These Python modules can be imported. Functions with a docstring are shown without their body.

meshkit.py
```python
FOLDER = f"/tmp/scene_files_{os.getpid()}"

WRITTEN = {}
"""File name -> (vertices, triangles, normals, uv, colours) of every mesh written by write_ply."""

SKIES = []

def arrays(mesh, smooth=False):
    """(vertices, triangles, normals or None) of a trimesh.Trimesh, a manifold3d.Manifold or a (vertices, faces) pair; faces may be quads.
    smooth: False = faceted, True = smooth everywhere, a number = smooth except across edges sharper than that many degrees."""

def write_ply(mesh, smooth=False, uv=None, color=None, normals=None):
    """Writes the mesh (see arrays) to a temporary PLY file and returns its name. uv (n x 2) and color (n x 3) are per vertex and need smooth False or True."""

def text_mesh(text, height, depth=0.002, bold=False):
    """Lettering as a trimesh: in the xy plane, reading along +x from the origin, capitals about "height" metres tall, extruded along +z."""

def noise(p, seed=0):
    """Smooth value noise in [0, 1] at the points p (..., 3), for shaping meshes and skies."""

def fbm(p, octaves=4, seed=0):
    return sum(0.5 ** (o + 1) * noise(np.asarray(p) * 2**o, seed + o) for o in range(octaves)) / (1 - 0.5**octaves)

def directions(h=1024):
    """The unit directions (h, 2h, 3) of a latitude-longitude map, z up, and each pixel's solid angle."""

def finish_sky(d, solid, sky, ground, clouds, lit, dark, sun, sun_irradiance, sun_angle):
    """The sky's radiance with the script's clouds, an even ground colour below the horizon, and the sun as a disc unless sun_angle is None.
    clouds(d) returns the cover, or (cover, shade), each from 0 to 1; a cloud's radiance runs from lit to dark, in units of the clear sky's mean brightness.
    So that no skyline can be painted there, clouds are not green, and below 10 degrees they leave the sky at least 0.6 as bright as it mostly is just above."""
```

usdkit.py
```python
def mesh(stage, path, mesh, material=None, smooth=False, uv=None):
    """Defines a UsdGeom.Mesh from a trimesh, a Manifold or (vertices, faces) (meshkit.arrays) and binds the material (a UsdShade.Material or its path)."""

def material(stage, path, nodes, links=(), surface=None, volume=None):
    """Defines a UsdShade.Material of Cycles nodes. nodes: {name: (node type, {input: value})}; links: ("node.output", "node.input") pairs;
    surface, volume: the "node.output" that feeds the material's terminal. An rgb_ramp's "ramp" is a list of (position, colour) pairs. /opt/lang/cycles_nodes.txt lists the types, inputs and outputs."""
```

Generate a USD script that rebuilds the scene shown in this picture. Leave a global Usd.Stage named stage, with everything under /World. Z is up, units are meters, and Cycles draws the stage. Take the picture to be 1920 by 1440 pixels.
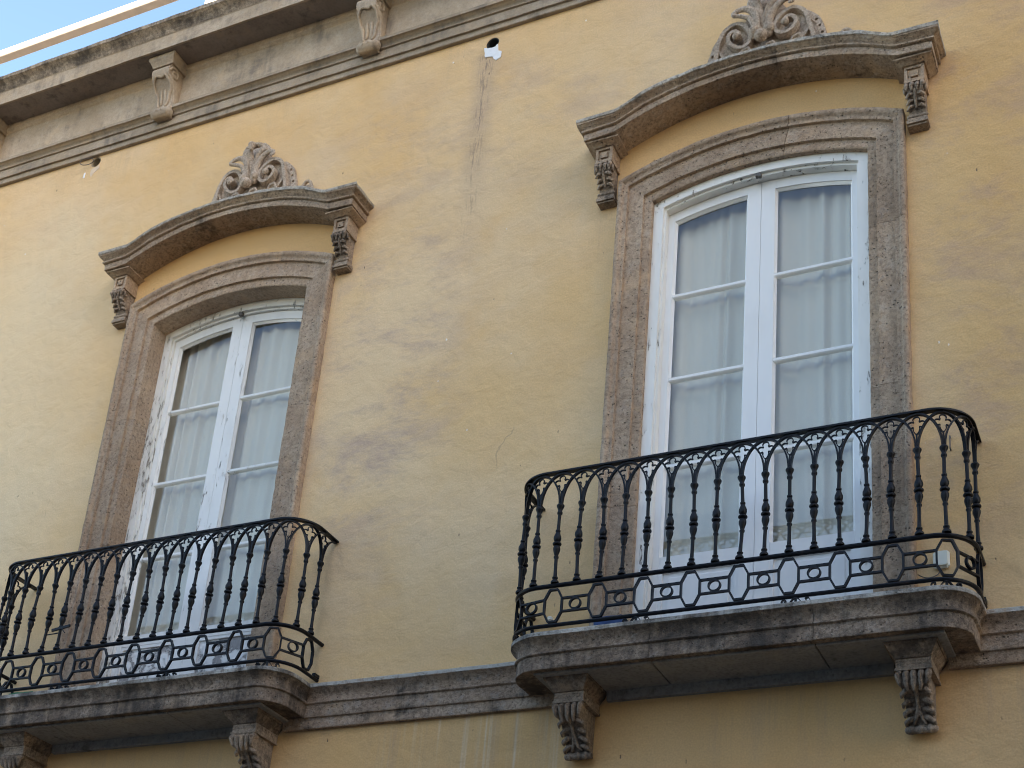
import math, numpy as np, trimesh, manifold3d as m3, mapbox_earcut, usdkit, meshkit
from pxr import Usd, UsdGeom, UsdLux, UsdShade, Gf, Sdf
from shapely.geometry import Polygon, LineString, Point, box as sbox
from shapely.ops import unary_union

stage = Usd.Stage.CreateInMemory()
UsdGeom.SetStageUpAxis(stage, 'Z'); UsdGeom.SetStageMetersPerUnit(stage, 1.0)
UsdGeom.Xform.Define(stage, '/World'); UsdGeom.Scope.Define(stage, '/World/Looks')

# ------------------------------------------------------------------ camera, sky, sun, exposure
F_PX, PPX, PPY = 2791.468, 924.899, 1277.232            # focal length and principal point in pixels of the 1920 x 1440 photograph
YAW, PITCH, ROLL = (math.radians(a) for a in (27.64421, 22.25859, 5.27188))
EYE = np.array([2.21153, -7.12808, 1.6])
EXPOSURE, SKY_STRENGTH, SUN_INTENSITY = 2.1, 0.12, 0.9
SUN_ELEV, SUN_AZ = math.radians(21.0), math.atan2(0.75, -0.66)   # azimuth of the direction towards the sun = atan2(x, y)
cam = UsdGeom.Camera.Define(stage, '/World/camera')
fwd = np.array([-math.sin(YAW) * math.cos(PITCH), math.cos(YAW) * math.cos(PITCH), math.sin(PITCH)])
rgt = np.array([math.cos(YAW), math.sin(YAW), 0.0]); up = np.cross(rgt, fwd)
rx = math.cos(ROLL) * rgt + math.sin(ROLL) * up; ux = -math.sin(ROLL) * rgt + math.cos(ROLL) * up
cam.AddTransformOp().Set(Gf.Matrix4d(*rx, 0, *ux, 0, *(-fwd), 0, *EYE, 1))
cam.CreateHorizontalApertureAttr(36.0); cam.CreateVerticalApertureAttr(27.0)
cam.CreateFocalLengthAttr(36.0 * F_PX / 1920)
cam.CreateHorizontalApertureOffsetAttr(36.0 * (960 - PPX) / 1920)
cam.CreateVerticalApertureOffsetAttr(36.0 * (PPY - 720) / 1920)
cam.CreateExposureAttr(EXPOSURE)
sky_mat = usdkit.material(stage, '/World/Looks/sky_air', {
    's': ('sky_texture', {'sky_type': 'single_scattering', 'sun_disc': False, 'sun_elevation': SUN_ELEV, 'sun_rotation': SUN_AZ,
                          'altitude': 100.0, 'air_density': 1.0, 'aerosol_density': 1.3, 'ozone_density': 1.2}),
    'b': ('background_shader', {'strength': SKY_STRENGTH})}, [('s.color', 'b.color')], surface='b.background')
sky = UsdLux.DomeLight.Define(stage, '/World/sky')
UsdShade.MaterialBindingAPI.Apply(sky.GetPrim()).Bind(sky_mat)
sky.GetPrim().SetCustomDataByKey('kind', 'structure')
sun = UsdLux.DistantLight.Define(stage, '/World/sun')
sun.CreateNormalizeAttr(True); sun.CreateIntensityAttr(SUN_INTENSITY); sun.CreateAngleAttr(0.5); sun.CreateColorAttr(Gf.Vec3f(1.0, 0.93, 0.82))
sz = np.array([math.cos(SUN_ELEV) * math.sin(SUN_AZ), math.cos(SUN_ELEV) * math.cos(SUN_AZ), math.sin(SUN_ELEV)])
sx_ = np.cross([0, 0, 1], sz); sx_ /= np.linalg.norm(sx_); sy_ = np.cross(sz, sx_)
sun.AddTransformOp().Set(Gf.Matrix4d(*sx_, 0, *sy_, 0, *sz, 0, 0, 0, 30, 1))

# ------------------------------------------------------------------ helpers: prims
USED = {}
def numbered(parent, name):
    k = (str(parent), name); n = USED.get(k, 0); USED[k] = n + 1
    return f'{parent}/{name}' + (f'_{n:03d}' if n else '')
def tag(prim, label=None, cat=None, group=None, kind=None):
    for k, v in (('label', label), ('category', cat), ('group', group), ('kind', kind)):
        if v: prim.SetCustomDataByKey(k, v)
    return prim
def path_of(parent): return '/World' if parent is None else str(parent.GetPath())
def xf(name, parent=None, loc=None, **t):
    x = UsdGeom.Xform.Define(stage, numbered(path_of(parent), name))
    if loc is not None: x.AddTranslateOp().Set(Gf.Vec3d(*loc))
    return tag(x.GetPrim(), **t)
def obj(name, mesh, mat, parent=None, smooth=32, **t):
    return tag(usdkit.mesh(stage, numbered(path_of(parent), name), mesh, mat, smooth).GetPrim(), **t)

# ------------------------------------------------------------------ helpers: shapes
def tm(v, f): return trimesh.Trimesh(np.asarray(v, float), np.asarray(f, int), process=False)
def cat(*ms):
    ms = [m for m in ms if m is not None]
    return trimesh.util.concatenate(ms) if len(ms) > 1 else ms[0]
def fix(m):
    if m.is_watertight and m.volume < 0: m.invert()
    return m
def from_man(m):
    q = m.to_mesh(); return tm(q.vert_properties[:, :3], q.tri_verts)
def to_man(m): return m3.Manifold(m3.Mesh(np.asarray(m.vertices, np.float32), np.asarray(m.faces, np.uint32)))
def earcut(pts):
    p = np.asarray(pts, float)
    return mapbox_earcut.triangulate_float64(p, np.array([len(p)], np.uint32)).reshape(-1, 3).astype(int)
def loft(rings, cap_pts=None, closed=False):
    """rings: (n, k, 3) closed section rings along a path; cap_pts: (k, 2) section for the end caps."""
    R = np.asarray(rings, float); n, k, _ = R.shape
    i, j = np.meshgrid(np.arange(n if closed else n - 1), np.arange(k), indexing='ij')
    a, b, c, d = i * k + j, i * k + (j + 1) % k, ((i + 1) % n) * k + (j + 1) % k, ((i + 1) % n) * k + j
    f = [np.stack([a, b, c], -1).reshape(-1, 3), np.stack([a, c, d], -1).reshape(-1, 3)]
    if cap_pts is not None and not closed:
        t = earcut(cap_pts); f += [t[:, ::-1], t + (n - 1) * k]
    m = tm(R.reshape(-1, 3), np.vstack(f))
    if cap_pts is not None or closed: trimesh.repair.fix_normals(m)
    return fix(m)
def dense(poly, step, closed=True):
    """Resample a polyline so that no edge is longer than step; its corners stay."""
    p = np.asarray(poly, float); out = []
    for a, b in zip(p, np.roll(p, -1, 0) if closed else p[1:]):
        n = max(1, int(math.ceil(np.linalg.norm(b - a) / step)))
        out += [a + (b - a) * t / n for t in range(n)]
    if not closed: out.append(p[-1])
    return np.array(out)
def rough(m, amp, scale, seed=0, octv=4, keep=None):
    """Weather a mesh: move its vertices by smooth noise, in world space so that neighbouring pieces stay joined."""
    v = np.array(m.vertices)
    d = np.stack([meshkit.fbm(v * scale + 7.3 * k, octv, seed + 11 * k) for k in range(3)], -1) - 0.5
    if keep is not None: d *= keep(v)[:, None]
    return tm(v + 2 * amp * d, m.faces)
def bx(x0, x1, y0, y1, z0, z1, bev=0.0):
    if bev <= 0:
        m = trimesh.creation.box([x1 - x0, y1 - y0, z1 - z0]); m.apply_translation([(x0 + x1) / 2, (y0 + y1) / 2, (z0 + z1) / 2]); return m
    P = [(x, y, z) for x in (x0, x1) for y in (y0, y1) for z in (z0, z1)]
    q = []
    for x, y, z in P:
        gx, gy, gz = (bev if x == x0 else -bev), (bev if y == y0 else -bev), (bev if z == z0 else -bev)
        q += [(x + gx, y + gy, z), (x + gx, y, z + gz), (x, y + gy, z + gz)]
    return from_man(m3.Manifold.hull_points(np.array(q)))
def extr(poly, y0, y1, step=None):
    """A shapely polygon in (x, z) extruded from y0 to y1."""
    out = []
    for g in getattr(poly, 'geoms', [poly]):
        if g.is_empty: continue
        m = trimesh.creation.extrude_polygon(g, abs(y1 - y0), engine='earcut')
        v = np.array(m.vertices)
        out.append(tm(np.stack([v[:, 0], v[:, 2] + min(y0, y1), v[:, 1]], -1), np.array(m.faces)[:, ::-1]))
    return cat(*out)
SPH = {}
def sphere(r, seg=12):
    return m3.Manifold.sphere(float(r), seg)
def blob(c, r, s=(1, 1, 1), seg=16): return sphere(r, seg).scale(tuple(map(float, s))).translate(tuple(map(float, c)))
def chain(pts, rad, seg=12, squash=(1, 1, 1)):
    """A tapering limb through the points: the union of hulls of spheres."""
    pts = np.asarray(pts, float); rad = np.broadcast_to(np.asarray(rad, float), (len(pts),))
    s = [sphere(r, seg).scale(squash).translate(tuple(p)) for p, r in zip(pts, rad)]
    return m3.Manifold.batch_boolean([m3.Manifold.batch_hull([a, b]) for a, b in zip(s, s[1:])], m3.OpType.Add)
def curve(ctrl, n):
    """Catmull-Rom through the control points."""
    c = np.asarray(ctrl, float); c = np.vstack([2 * c[0] - c[1], c, 2 * c[-1] - c[-2]]); out = []
    m = len(c) - 3
    for t in np.linspace(0, m - 1e-9, n):
        i = int(t); u = t - i; p0, p1, p2, p3 = c[i:i + 4]
        out.append(0.5 * (2 * p1 + (p2 - p0) * u + (2 * p0 - 5 * p1 + 4 * p2 - p3) * u * u + (3 * p1 - p0 - 3 * p2 + p3) * u ** 3))
    return np.array(out)
def union(*ms): return m3.Manifold.batch_boolean(list(ms), m3.OpType.Add)
def lathe(prof, seg=14, flute=None):
    """prof: (r, z) from bottom to top."""
    p = np.asarray(prof, float); a = np.arange(seg) * 2 * math.pi / seg
    R = np.stack([p[:, 0, None] * np.cos(a), p[:, 0, None] * np.sin(a), np.repeat(p[:, 1, None], seg, 1)], -1)
    return loft(R, np.stack([np.cos(a), np.sin(a)], -1))
def tube(pts, r, seg=8):
    p = np.asarray(pts, float); t = np.gradient(p, axis=0); t /= np.linalg.norm(t, axis=1, keepdims=True)
    ref = np.array([0.0, 0.0, 1.0]) if abs(t[:, 2]).max() < 0.95 else np.array([0.31, 0.95, 0.05])
    u = np.cross(t, ref); u /= np.linalg.norm(u, axis=1, keepdims=True); w = np.cross(t, u)
    a = np.arange(seg) * 2 * math.pi / seg; r = np.broadcast_to(r, (len(p),))[:, None, None]
    R = p[:, None] + r * (np.cos(a)[None, :, None] * u[:, None] + np.sin(a)[None, :, None] * w[:, None])
    return loft(R, np.stack([np.cos(a), np.sin(a)], -1))

# ------------------------------------------------------------------ helpers: materials
class Ref:
    def __init__(s, p): s.p = p
class Node:
    def __init__(s, n): s._n = n
    def __getattr__(s, o): return Ref(f'{s._n}.{o}')
class G:
    def __init__(s): s.n, s.l = {}, []
    def __call__(s, kind, **kw):
        name, vals = f'n{len(s.n)}', {}
        for k, v in kw.items():
            if isinstance(v, Ref): s.l.append((v.p, f'{name}.{k}'))
            else: vals[k] = v
        s.n[name] = (kind, vals); return Node(name)
    def pos(s): return s('geometry').position
    def m(s, op, a, b=0.5, c=0.0): return s('math', math_type=op, value1=a, value2=b, value3=c).value
    def mul(s, a, b): return s.m('multiply', a, b)
    def add(s, a, b): return s.m('add', a, b)
    def sc(s, v, *k, loc=(0, 0, 0)): return s('mapping', mapping_type='point', vector=v, scale=k, location=loc).vector
    def noise(s, v, scale, detail=4.0, rough=0.55, dist=0.0): return s('noise_texture', vector=v, scale=float(scale), detail=float(detail), roughness=rough, distortion=dist).fac
    def ss(s, v, lo, hi, a=0.0, b=1.0): return s('map_range', range_type='smoothstep', value=v, from_min=lo, from_max=hi, to_min=a, to_max=b).result
    def lin(s, v, lo, hi, a=0.0, b=1.0): return s('map_range', range_type='linear', value=v, from_min=lo, from_max=hi, to_min=a, to_max=b, clamp=True).result
    def mix(s, f, a, b, blend='mix'): return s('mix_color', blend_type=blend, fac=f, a=a, b=b).result
    def bump(s, h, strength=1.0, dist=1.0): return s('bump', height=h, strength=strength, distance=dist).normal
    def done(s, name, out): return usdkit.material(stage, f'/World/Looks/{name}', s.n, s.l, surface=out.p)
def principled(g, name, col, rough=0.8, normal=None, **kw):
    if normal is not None: kw['normal'] = normal
    return g.done(name, g('principled_bsdf', base_color=col, roughness=rough, **kw).BSDF)

def mat_plaster():
    g = G(); P = g.pos(); s = g('separate_xyz', vector=P); X, Z = s.x, s.z
    col = g.mix(g.ss(g.noise(P, 0.55, 5), 0.36, 0.66), (0.66, 0.438, 0.212), (0.68, 0.497, 0.30))
    col = g.mix(g.mul(g.ss(g.noise(g.sc(P, 1, 1, 0.8, loc=(3, 1, 9)), 1.7, 6, 0.6), 0.5, 0.72), 0.32), col, (0.62, 0.365, 0.135))
    # weathering: violet-grey smears drawn out along the wall, heavier beside the stone surrounds
    def near(x0, x1, w, z0, z1, wz):
        return g.mul(g.mul(g.ss(X, x0 - w, x0 + w), g.ss(X, x1 + w, x1 - w)), g.mul(g.ss(Z, z0 - wz, z0 + wz), g.ss(Z, z1 + wz, z1 - wz)))
    zone = g.m('maximum', near(-3.05, -2.1, 0.35, 6.0, 8.6, 0.8), g.m('maximum', near(1.02, 4, 0.2, 5.6, 9.3, 0.6), g.mul(near(-3.2, 0.6, 0.8, 8.7, 9.7, 0.3), 0.4)))
    smear = g.noise(g.sc(P, 0.5, 1, 1.0), 2.6, 9, 0.74, 0.25)
    amt = g.mul(g.ss(smear, 0.44, 0.64), g.add(0.10, g.mul(zone, 0.66)))
    col = g.mix(amt, col, (0.42, 0.305, 0.245))
    pale = g.mul(g.ss(g.noise(g.sc(P, 0.8, 1, 0.5, loc=(9, 0, 2)), 1.3, 5), 0.55, 0.75), 0.35)
    col = g.mix(pale, col, (0.66, 0.55, 0.375))
    left = g.mul(g.ss(g.add(X, g.mul(g.noise(P, 0.8, 4), 1.6)), -3.9, -5.4), g.ss(Z, 9.9, 8.6))
    col = g.mix(g.mul(left, 0.6), col, (0.70, 0.575, 0.385))
    # shade painted as deeper ochre: below the string course, under the hoods, right end
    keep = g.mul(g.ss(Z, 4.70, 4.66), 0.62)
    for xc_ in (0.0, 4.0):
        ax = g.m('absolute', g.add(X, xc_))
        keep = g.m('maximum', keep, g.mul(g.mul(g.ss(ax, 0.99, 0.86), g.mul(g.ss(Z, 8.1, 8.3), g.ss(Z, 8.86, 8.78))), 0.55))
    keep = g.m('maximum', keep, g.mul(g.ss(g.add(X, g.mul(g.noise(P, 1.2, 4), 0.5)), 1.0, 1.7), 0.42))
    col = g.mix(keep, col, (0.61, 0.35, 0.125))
    # dirt stain running down from the weep hole, and pale runs below the string course
    run = g.noise(g.sc(P, 55, 1, 6.5), 1.0, 4, 0.7)
    wob = g.mul(g.add(g.noise(g.sc(P, 0.1, 1, 3), 1.0, 2), -0.5), 0.10)
    dx = g.m('absolute', g.add(g.add(X, 2.045), wob))
    fade = g.mul(g.ss(Z, 7.9, 9.5), g.ss(Z, 9.93, 9.85))
    col = g.mix(g.mul(g.mul(g.ss(dx, 0.075, 0.015), fade), g.mul(g.ss(run, 0.50, 0.60), g.ss(g.noise(g.sc(P, 9, 1, 3.2), 1.0, 3), 0.38, 0.58, 0.12, 0.85))), col, (0.15, 0.115, 0.09))
    col = g.mix(g.mul(g.mul(g.ss(dx, 0.16, 0.02), fade), 0.42), col, (0.38, 0.29, 0.22))
    lowrun = g.noise(g.sc(P, 17, 1, 0.35, loc=(4, 0, 1)), 1.0, 4)
    col = g.mix(g.mul(g.mul(near(-2.1, -1.05, 0.25, 3.4, 4.72, 0.02), g.ss(lowrun, 0.5, 0.66)), 0.6), col, (0.68, 0.58, 0.42))
    # grimy runs under the ledges, hairline cracks
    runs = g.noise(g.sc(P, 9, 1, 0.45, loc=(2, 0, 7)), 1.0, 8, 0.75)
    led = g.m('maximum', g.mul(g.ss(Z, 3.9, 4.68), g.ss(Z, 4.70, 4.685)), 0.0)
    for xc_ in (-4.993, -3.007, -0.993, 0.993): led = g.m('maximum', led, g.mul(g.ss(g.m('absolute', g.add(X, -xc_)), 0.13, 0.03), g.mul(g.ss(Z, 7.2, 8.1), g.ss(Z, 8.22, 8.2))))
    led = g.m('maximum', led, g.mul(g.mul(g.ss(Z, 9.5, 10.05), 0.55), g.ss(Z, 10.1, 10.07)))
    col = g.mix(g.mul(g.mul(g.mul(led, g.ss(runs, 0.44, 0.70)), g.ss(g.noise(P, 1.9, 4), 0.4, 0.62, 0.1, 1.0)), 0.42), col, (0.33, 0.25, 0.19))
    warp = g('vector_math', math_type='add', vector1=P, vector2=g('vector_math', math_type='scale', vector1=g('noise_texture', vector=P, scale=3.5, detail=4.0).color, scale=0.35).vector).vector
    ck = g('voronoi_texture', feature='distance_to_edge', vector=g.sc(warp, 1, 0.2, 1), scale=0.85, randomness=1.0).distance
    crack = g.mul(g.ss(ck, 0.0024, 0.0008), g.ss(g.noise(g.sc(P, 1, 1, 1, loc=(8, 0, 3)), 0.9, 3), 0.655, 0.71))
    col = g.mix(g.mul(crack, 0.38), col, (0.26, 0.19, 0.13))
    # flecks: short dark run marks, a few white paint nicks
    vor = g('voronoi_texture', vector=g.sc(P, 1, 1, 0.42), scale=13.0, randomness=1.0)
    pick = g('separate_color', color=vor.color)
    fl = g.mul(g.ss(g.add(vor.distance, g.mul(g.noise(P, 120, 3), 0.12)), 0.135, 0.10), g.ss(pick.r, 0.80, 0.90))
    col = g.mix(g.mul(fl, 0.75), col, (0.10, 0.075, 0.06))
    vor2 = g('voronoi_texture', vector=g.sc(P, 1, 1, 0.7, loc=(1.7, 0, 3.1)), scale=5.0, randomness=1.0)
    fl2 = g.mul(g.ss(g.add(vor2.distance, g.mul(g.noise(P, 120, 3), 0.06)), 0.07, 0.05), g.ss(g('separate_color', color=vor2.color).g, 0.88, 0.92))
    col = g.mix(g.mul(fl2, 0.8), col, (0.80, 0.78, 0.74))
    grain = g.noise(P, 95, 3)
    col = g.mix(1.0, col, g('combine_color', r=g.lin(grain, 0.2, 0.8, 0.86, 1.1), g=g.lin(grain, 0.2, 0.8, 0.86, 1.1), b=g.lin(grain, 0.2, 0.8, 0.86, 1.1)).color, 'multiply')
    h = g.add(g.add(g.mul(g.noise(g.sc(P, 1, 1, 0.75), 2.6, 3), 0.034), g.mul(g.noise(g.sc(P, 0.8, 1, 1), 8.5, 3, 0.55, 0.4), 0.014)), g.mul(g.noise(P, 62, 5, 0.7), 0.0036))
    h = g.add(h, g.add(g.mul(fl, -0.004), g.mul(crack, -0.0012)))
    return principled(g, 'ochre_plaster', col, 0.9, g.bump(h, 0.75), specular_ior_level=0.2)

def mat_stone(name, c0, c1, pit=1.0, dirt=0.0, dirtcol=(0.05, 0.045, 0.04), lich=0.0, scale=1.0, grain=1.0, rim=False):
    g = G(); P = g.pos()
    col = g.mix(g.ss(g.noise(P, 2.3, 6, 0.6), 0.35, 0.66), c0, c1)
    fine = g.noise(P, 48 * scale, 6, 0.75)
    col = g.mix(g.ss(fine, 0.42, 0.62, 0.0, 0.75 * grain), col, tuple(0.50 * x for x in c0))
    warm = g.ss(g.noise(g.sc(P, 1, 1, 1, loc=(5, 2, 8)), 5.0, 4), 0.52, 0.72, 0, 0.5)
    col = g.mix(warm, col, (c1[0] * 1.12, c1[1] * 1.02, c1[2] * 0.88))
    pitn = g.noise(P, 62 * scale, 2, 0.5); vor = g('voronoi_texture', vector=P, scale=46.0 * scale, randomness=1.0)
    pits = g.mul(g.ss(vor.distance, 0.34, 0.12), g.ss(pitn, 0.48, 0.60))
    col = g.mix(g.mul(pits, 0.72 * pit), col, (0.055, 0.045, 0.038))
    if lich > 0:
        col = g.mix(g.ss(g.noise(P, 16, 5, 0.7), 0.52, 0.66, 0, lich), col, (0.52, 0.51, 0.48))
    if rim:                                               # lichen-grey upper edge of the string course and slabs
        Z = g('separate_xyz', vector=P).z
        col = g.mix(g.mul(g.ss(g.add(Z, g.mul(g.noise(P, 22, 4), 0.012)), 4.941, 4.947), g.ss(g.noise(P, 14, 5, 0.7), 0.34, 0.5, 0.25, 0.9)), col, (0.56, 0.53, 0.47))
    if dirt > 0:
        d = g.add(g.mul(g.noise(g.sc(P, 2.2, 2.2, 3.5), 1.6, 7, 0.68), 0.6), g.mul(g.noise(g.sc(P, 13, 13, 1.6), 1.0, 5, 0.65), 0.4))
        col = g.mix(g.ss(d, 0.60 - 0.28 * dirt, 0.70 - 0.1 * dirt, 0, 0.88), col, dirtcol)
    rnd = g('object_info').random; tone = g.lin(rnd, 0, 1, 0.86, 1.10)
    col = g.mix(1.0, col, g('combine_color', r=tone, g=tone, b=tone).color, 'multiply')
    h = g.add(g.mul(pits, -0.014 * pit), g.add(g.mul(g.noise(P, 24, 6, 0.72), 0.022 * grain), g.mul(g.noise(P, 100, 4, 0.7), 0.0075 * grain)))
    return principled(g, name, col, 0.92, g.bump(h, 0.9), specular_ior_level=0.2)

def mat_paint(name, base, wear, stretch=(26, 26, 7), under=(0.20, 0.17, 0.145), rough=0.5, dirt=0.25):
    """Painted joinery; wear 0..1 = how much of the paint has come off."""
    g = G(); P = g.pos()
    col = g.mix(g.ss(g.noise(g.sc(P, 3, 3, 1.2), 2.0, 6), 0.45, 0.72, 0, dirt), base, tuple(x * y for x, y in zip(base, (0.74, 0.72, 0.68))))
    h = g.mul(g.noise(g.sc(P, 60, 60, 8), 1.0, 3), 0.0012); r = rough
    if wear > 0:
        n = g.add(g.mul(g.noise(g.sc(P, *stretch), 1.0, 8, 0.72, 0.3), 0.75), g.mul(g.noise(P, 2.6, 3), 0.25))
        t = 0.645 - 0.19 * wear
        chip = g.ss(n, t, t + 0.012)
        col = g.mix(g.ss(n, t - 0.045, t, 0, 0.35), col, (0.50, 0.47, 0.42))
        wood = g.mix(g.noise(g.sc(P, 90, 90, 6), 1.0, 4), tuple(0.6 * x for x in under), tuple(1.3 * x for x in under))
        col = g.mix(chip, col, wood)
        h = g.add(h, g.add(g.mul(chip, -0.005), g.mul(g.ss(n, t - 0.03, t), 0.003)))
        r = g.lin(chip, 0, 1, rough, 0.9)
    return principled(g, name, col, r, g.bump(h, 0.9), specular_ior_level=0.35)

def mat_flat(name, col, rough=0.6, metallic=0.0, var=0.12, scale=20.0, bump=0.0, spec=0.5):
    g = G(); P = g.pos(); n = g.noise(P, scale, 4)
    c = g.mix(n, tuple(x * (1 - var) for x in col), tuple(x * (1 + var) for x in col))
    return principled(g, name, c, rough, g.bump(g.mul(n, bump), 1.0) if bump else None, metallic=metallic, specular_ior_level=spec)

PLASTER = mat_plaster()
STONE = mat_stone('brown_tuff', (0.39, 0.275, 0.188), (0.495, 0.375, 0.27), pit=1.0, lich=0.12, grain=0.75)
BAND = mat_stone('string_course_tuff', (0.385, 0.27, 0.185), (0.495, 0.37, 0.265), pit=0.9, dirt=0.3, lich=0.2, rim=True)
LICHEN = mat_stone('lichened_edge', (0.40, 0.345, 0.28), (0.55, 0.50, 0.43), pit=0.7, dirt=0.25, lich=0.5)
STONE_LIP = mat_stone('weathered_tuff', (0.385, 0.275, 0.19), (0.49, 0.375, 0.27), pit=0.9, dirt=0.35, lich=0.2)
SLAB = mat_stone('sooty_tuff', (0.27, 0.195, 0.14), (0.44, 0.335, 0.245), pit=0.9, dirt=0.76, dirtcol=(0.05, 0.043, 0.038), lich=0.16, rim=True)
SOFFIT = mat_stone('grey_slab_stone', (0.30, 0.29, 0.28), (0.38, 0.365, 0.345), pit=0.4, grain=0.6, dirt=0.25, dirtcol=(0.12, 0.11, 0.105))
CARVED = mat_stone('carved_tuff', (0.46, 0.36, 0.27), (0.56, 0.455, 0.36), pit=0.35, scale=1.4)
CARVED_DARK = mat_stone('carved_dark_tuff', (0.33, 0.25, 0.185), (0.43, 0.34, 0.26), pit=0.6, dirt=0.5, scale=1.4)
CORNICE = mat_stone('painted_cornice', (0.38, 0.30, 0.215), (0.47, 0.38, 0.285), pit=0.2, dirt=0.42, dirtcol=(0.2, 0.17, 0.14), lich=0.12, grain=0.35)
SHADED_SOFFIT = mat_stone('shaded_cornice_underside', (0.25, 0.20, 0.165), (0.32, 0.265, 0.22), pit=0.15, dirt=0.35, dirtcol=(0.12, 0.10, 0.09), grain=0.3)  # dirty cornice stone, darkened further so its colour carries the shade underneath
GUTTER = mat_stone('cornice_edge', (0.52, 0.41, 0.30), (0.62, 0.51, 0.39), pit=0.4, dirt=0.8, dirtcol=(0.07, 0.06, 0.055))
CASING_WORN = mat_paint('peeling_casing', (0.72, 0.70, 0.66), 0.42, stretch=(46, 46, 12), under=(0.30, 0.27, 0.235))
CASING = mat_paint('chipped_casing', (0.76, 0.74, 0.70), 0.19, stretch=(30, 30, 10))
LEAF_WORN = mat_paint('flaking_leaf', (0.74, 0.73, 0.71), 0.17, stretch=(42, 42, 7), under=(0.28, 0.25, 0.215))
LEAF = mat_paint('white_leaf', (0.76, 0.75, 0.74), 0.0, dirt=0.16)
PANEL_WORN = mat_paint('flaking_panel', (0.76, 0.75, 0.74), 0.74, stretch=(11, 11, 9), under=(0.30, 0.29, 0.29))
def mat_iron():
    g = G(); P = g.pos(); n = g.noise(P, 38, 5, 0.7)
    rust = g.mul(g.ss(g.noise(P, 7, 4, 0.6), 0.55, 0.72), g.ss(n, 0.5, 0.64))
    col = g.mix(g.mul(rust, 0.8), g.mix(n, (0.0030, 0.0034, 0.0050), (0.0062, 0.0068, 0.0095)), (0.045, 0.024, 0.014))
    return principled(g, 'black_iron', col, g.lin(rust, 0, 1, 0.32, 0.75), g.bump(g.mul(n, 0.003), 1.0), specular_ior_level=0.18)
IRON = mat_iron()
DARK = mat_flat('dark_inside', (0.03, 0.03, 0.03), 0.9)
WHITE_FILL = mat_flat('white_filler', (0.74, 0.75, 0.77), 0.8, 0, 0.08, 30, 0.004)
PLASTIC = mat_flat('ivory_plastic', (0.60, 0.60, 0.52), 0.4, 0, 0.04)
BLUE = mat_flat('blue_fabric', (0.035, 0.075, 0.20), 0.7, 0, 0.3, 30)
GREEN = mat_flat('green_plastic', (0.05, 0.22, 0.10), 0.6)
RUST = mat_flat('grey_wire', (0.10, 0.09, 0.08), 0.6, 0.3)
TIMBER = mat_flat('pale_timber', (0.62, 0.52, 0.42), 0.8, 0, 0.2, 8, 0.004)
ROOM = mat_flat('room_plaster', (0.30, 0.28, 0.25), 0.9)
OPPOSITE = mat_flat('opposite_plaster', (0.20, 0.17, 0.14), 0.9, 0, 0.15, 2)
ASPHALT = mat_flat('asphalt', (0.05, 0.05, 0.05), 0.9, 0, 0.25, 30)
PAVING = mat_flat('paving', (0.14, 0.13, 0.12), 0.9, 0, 0.2, 6)
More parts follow.
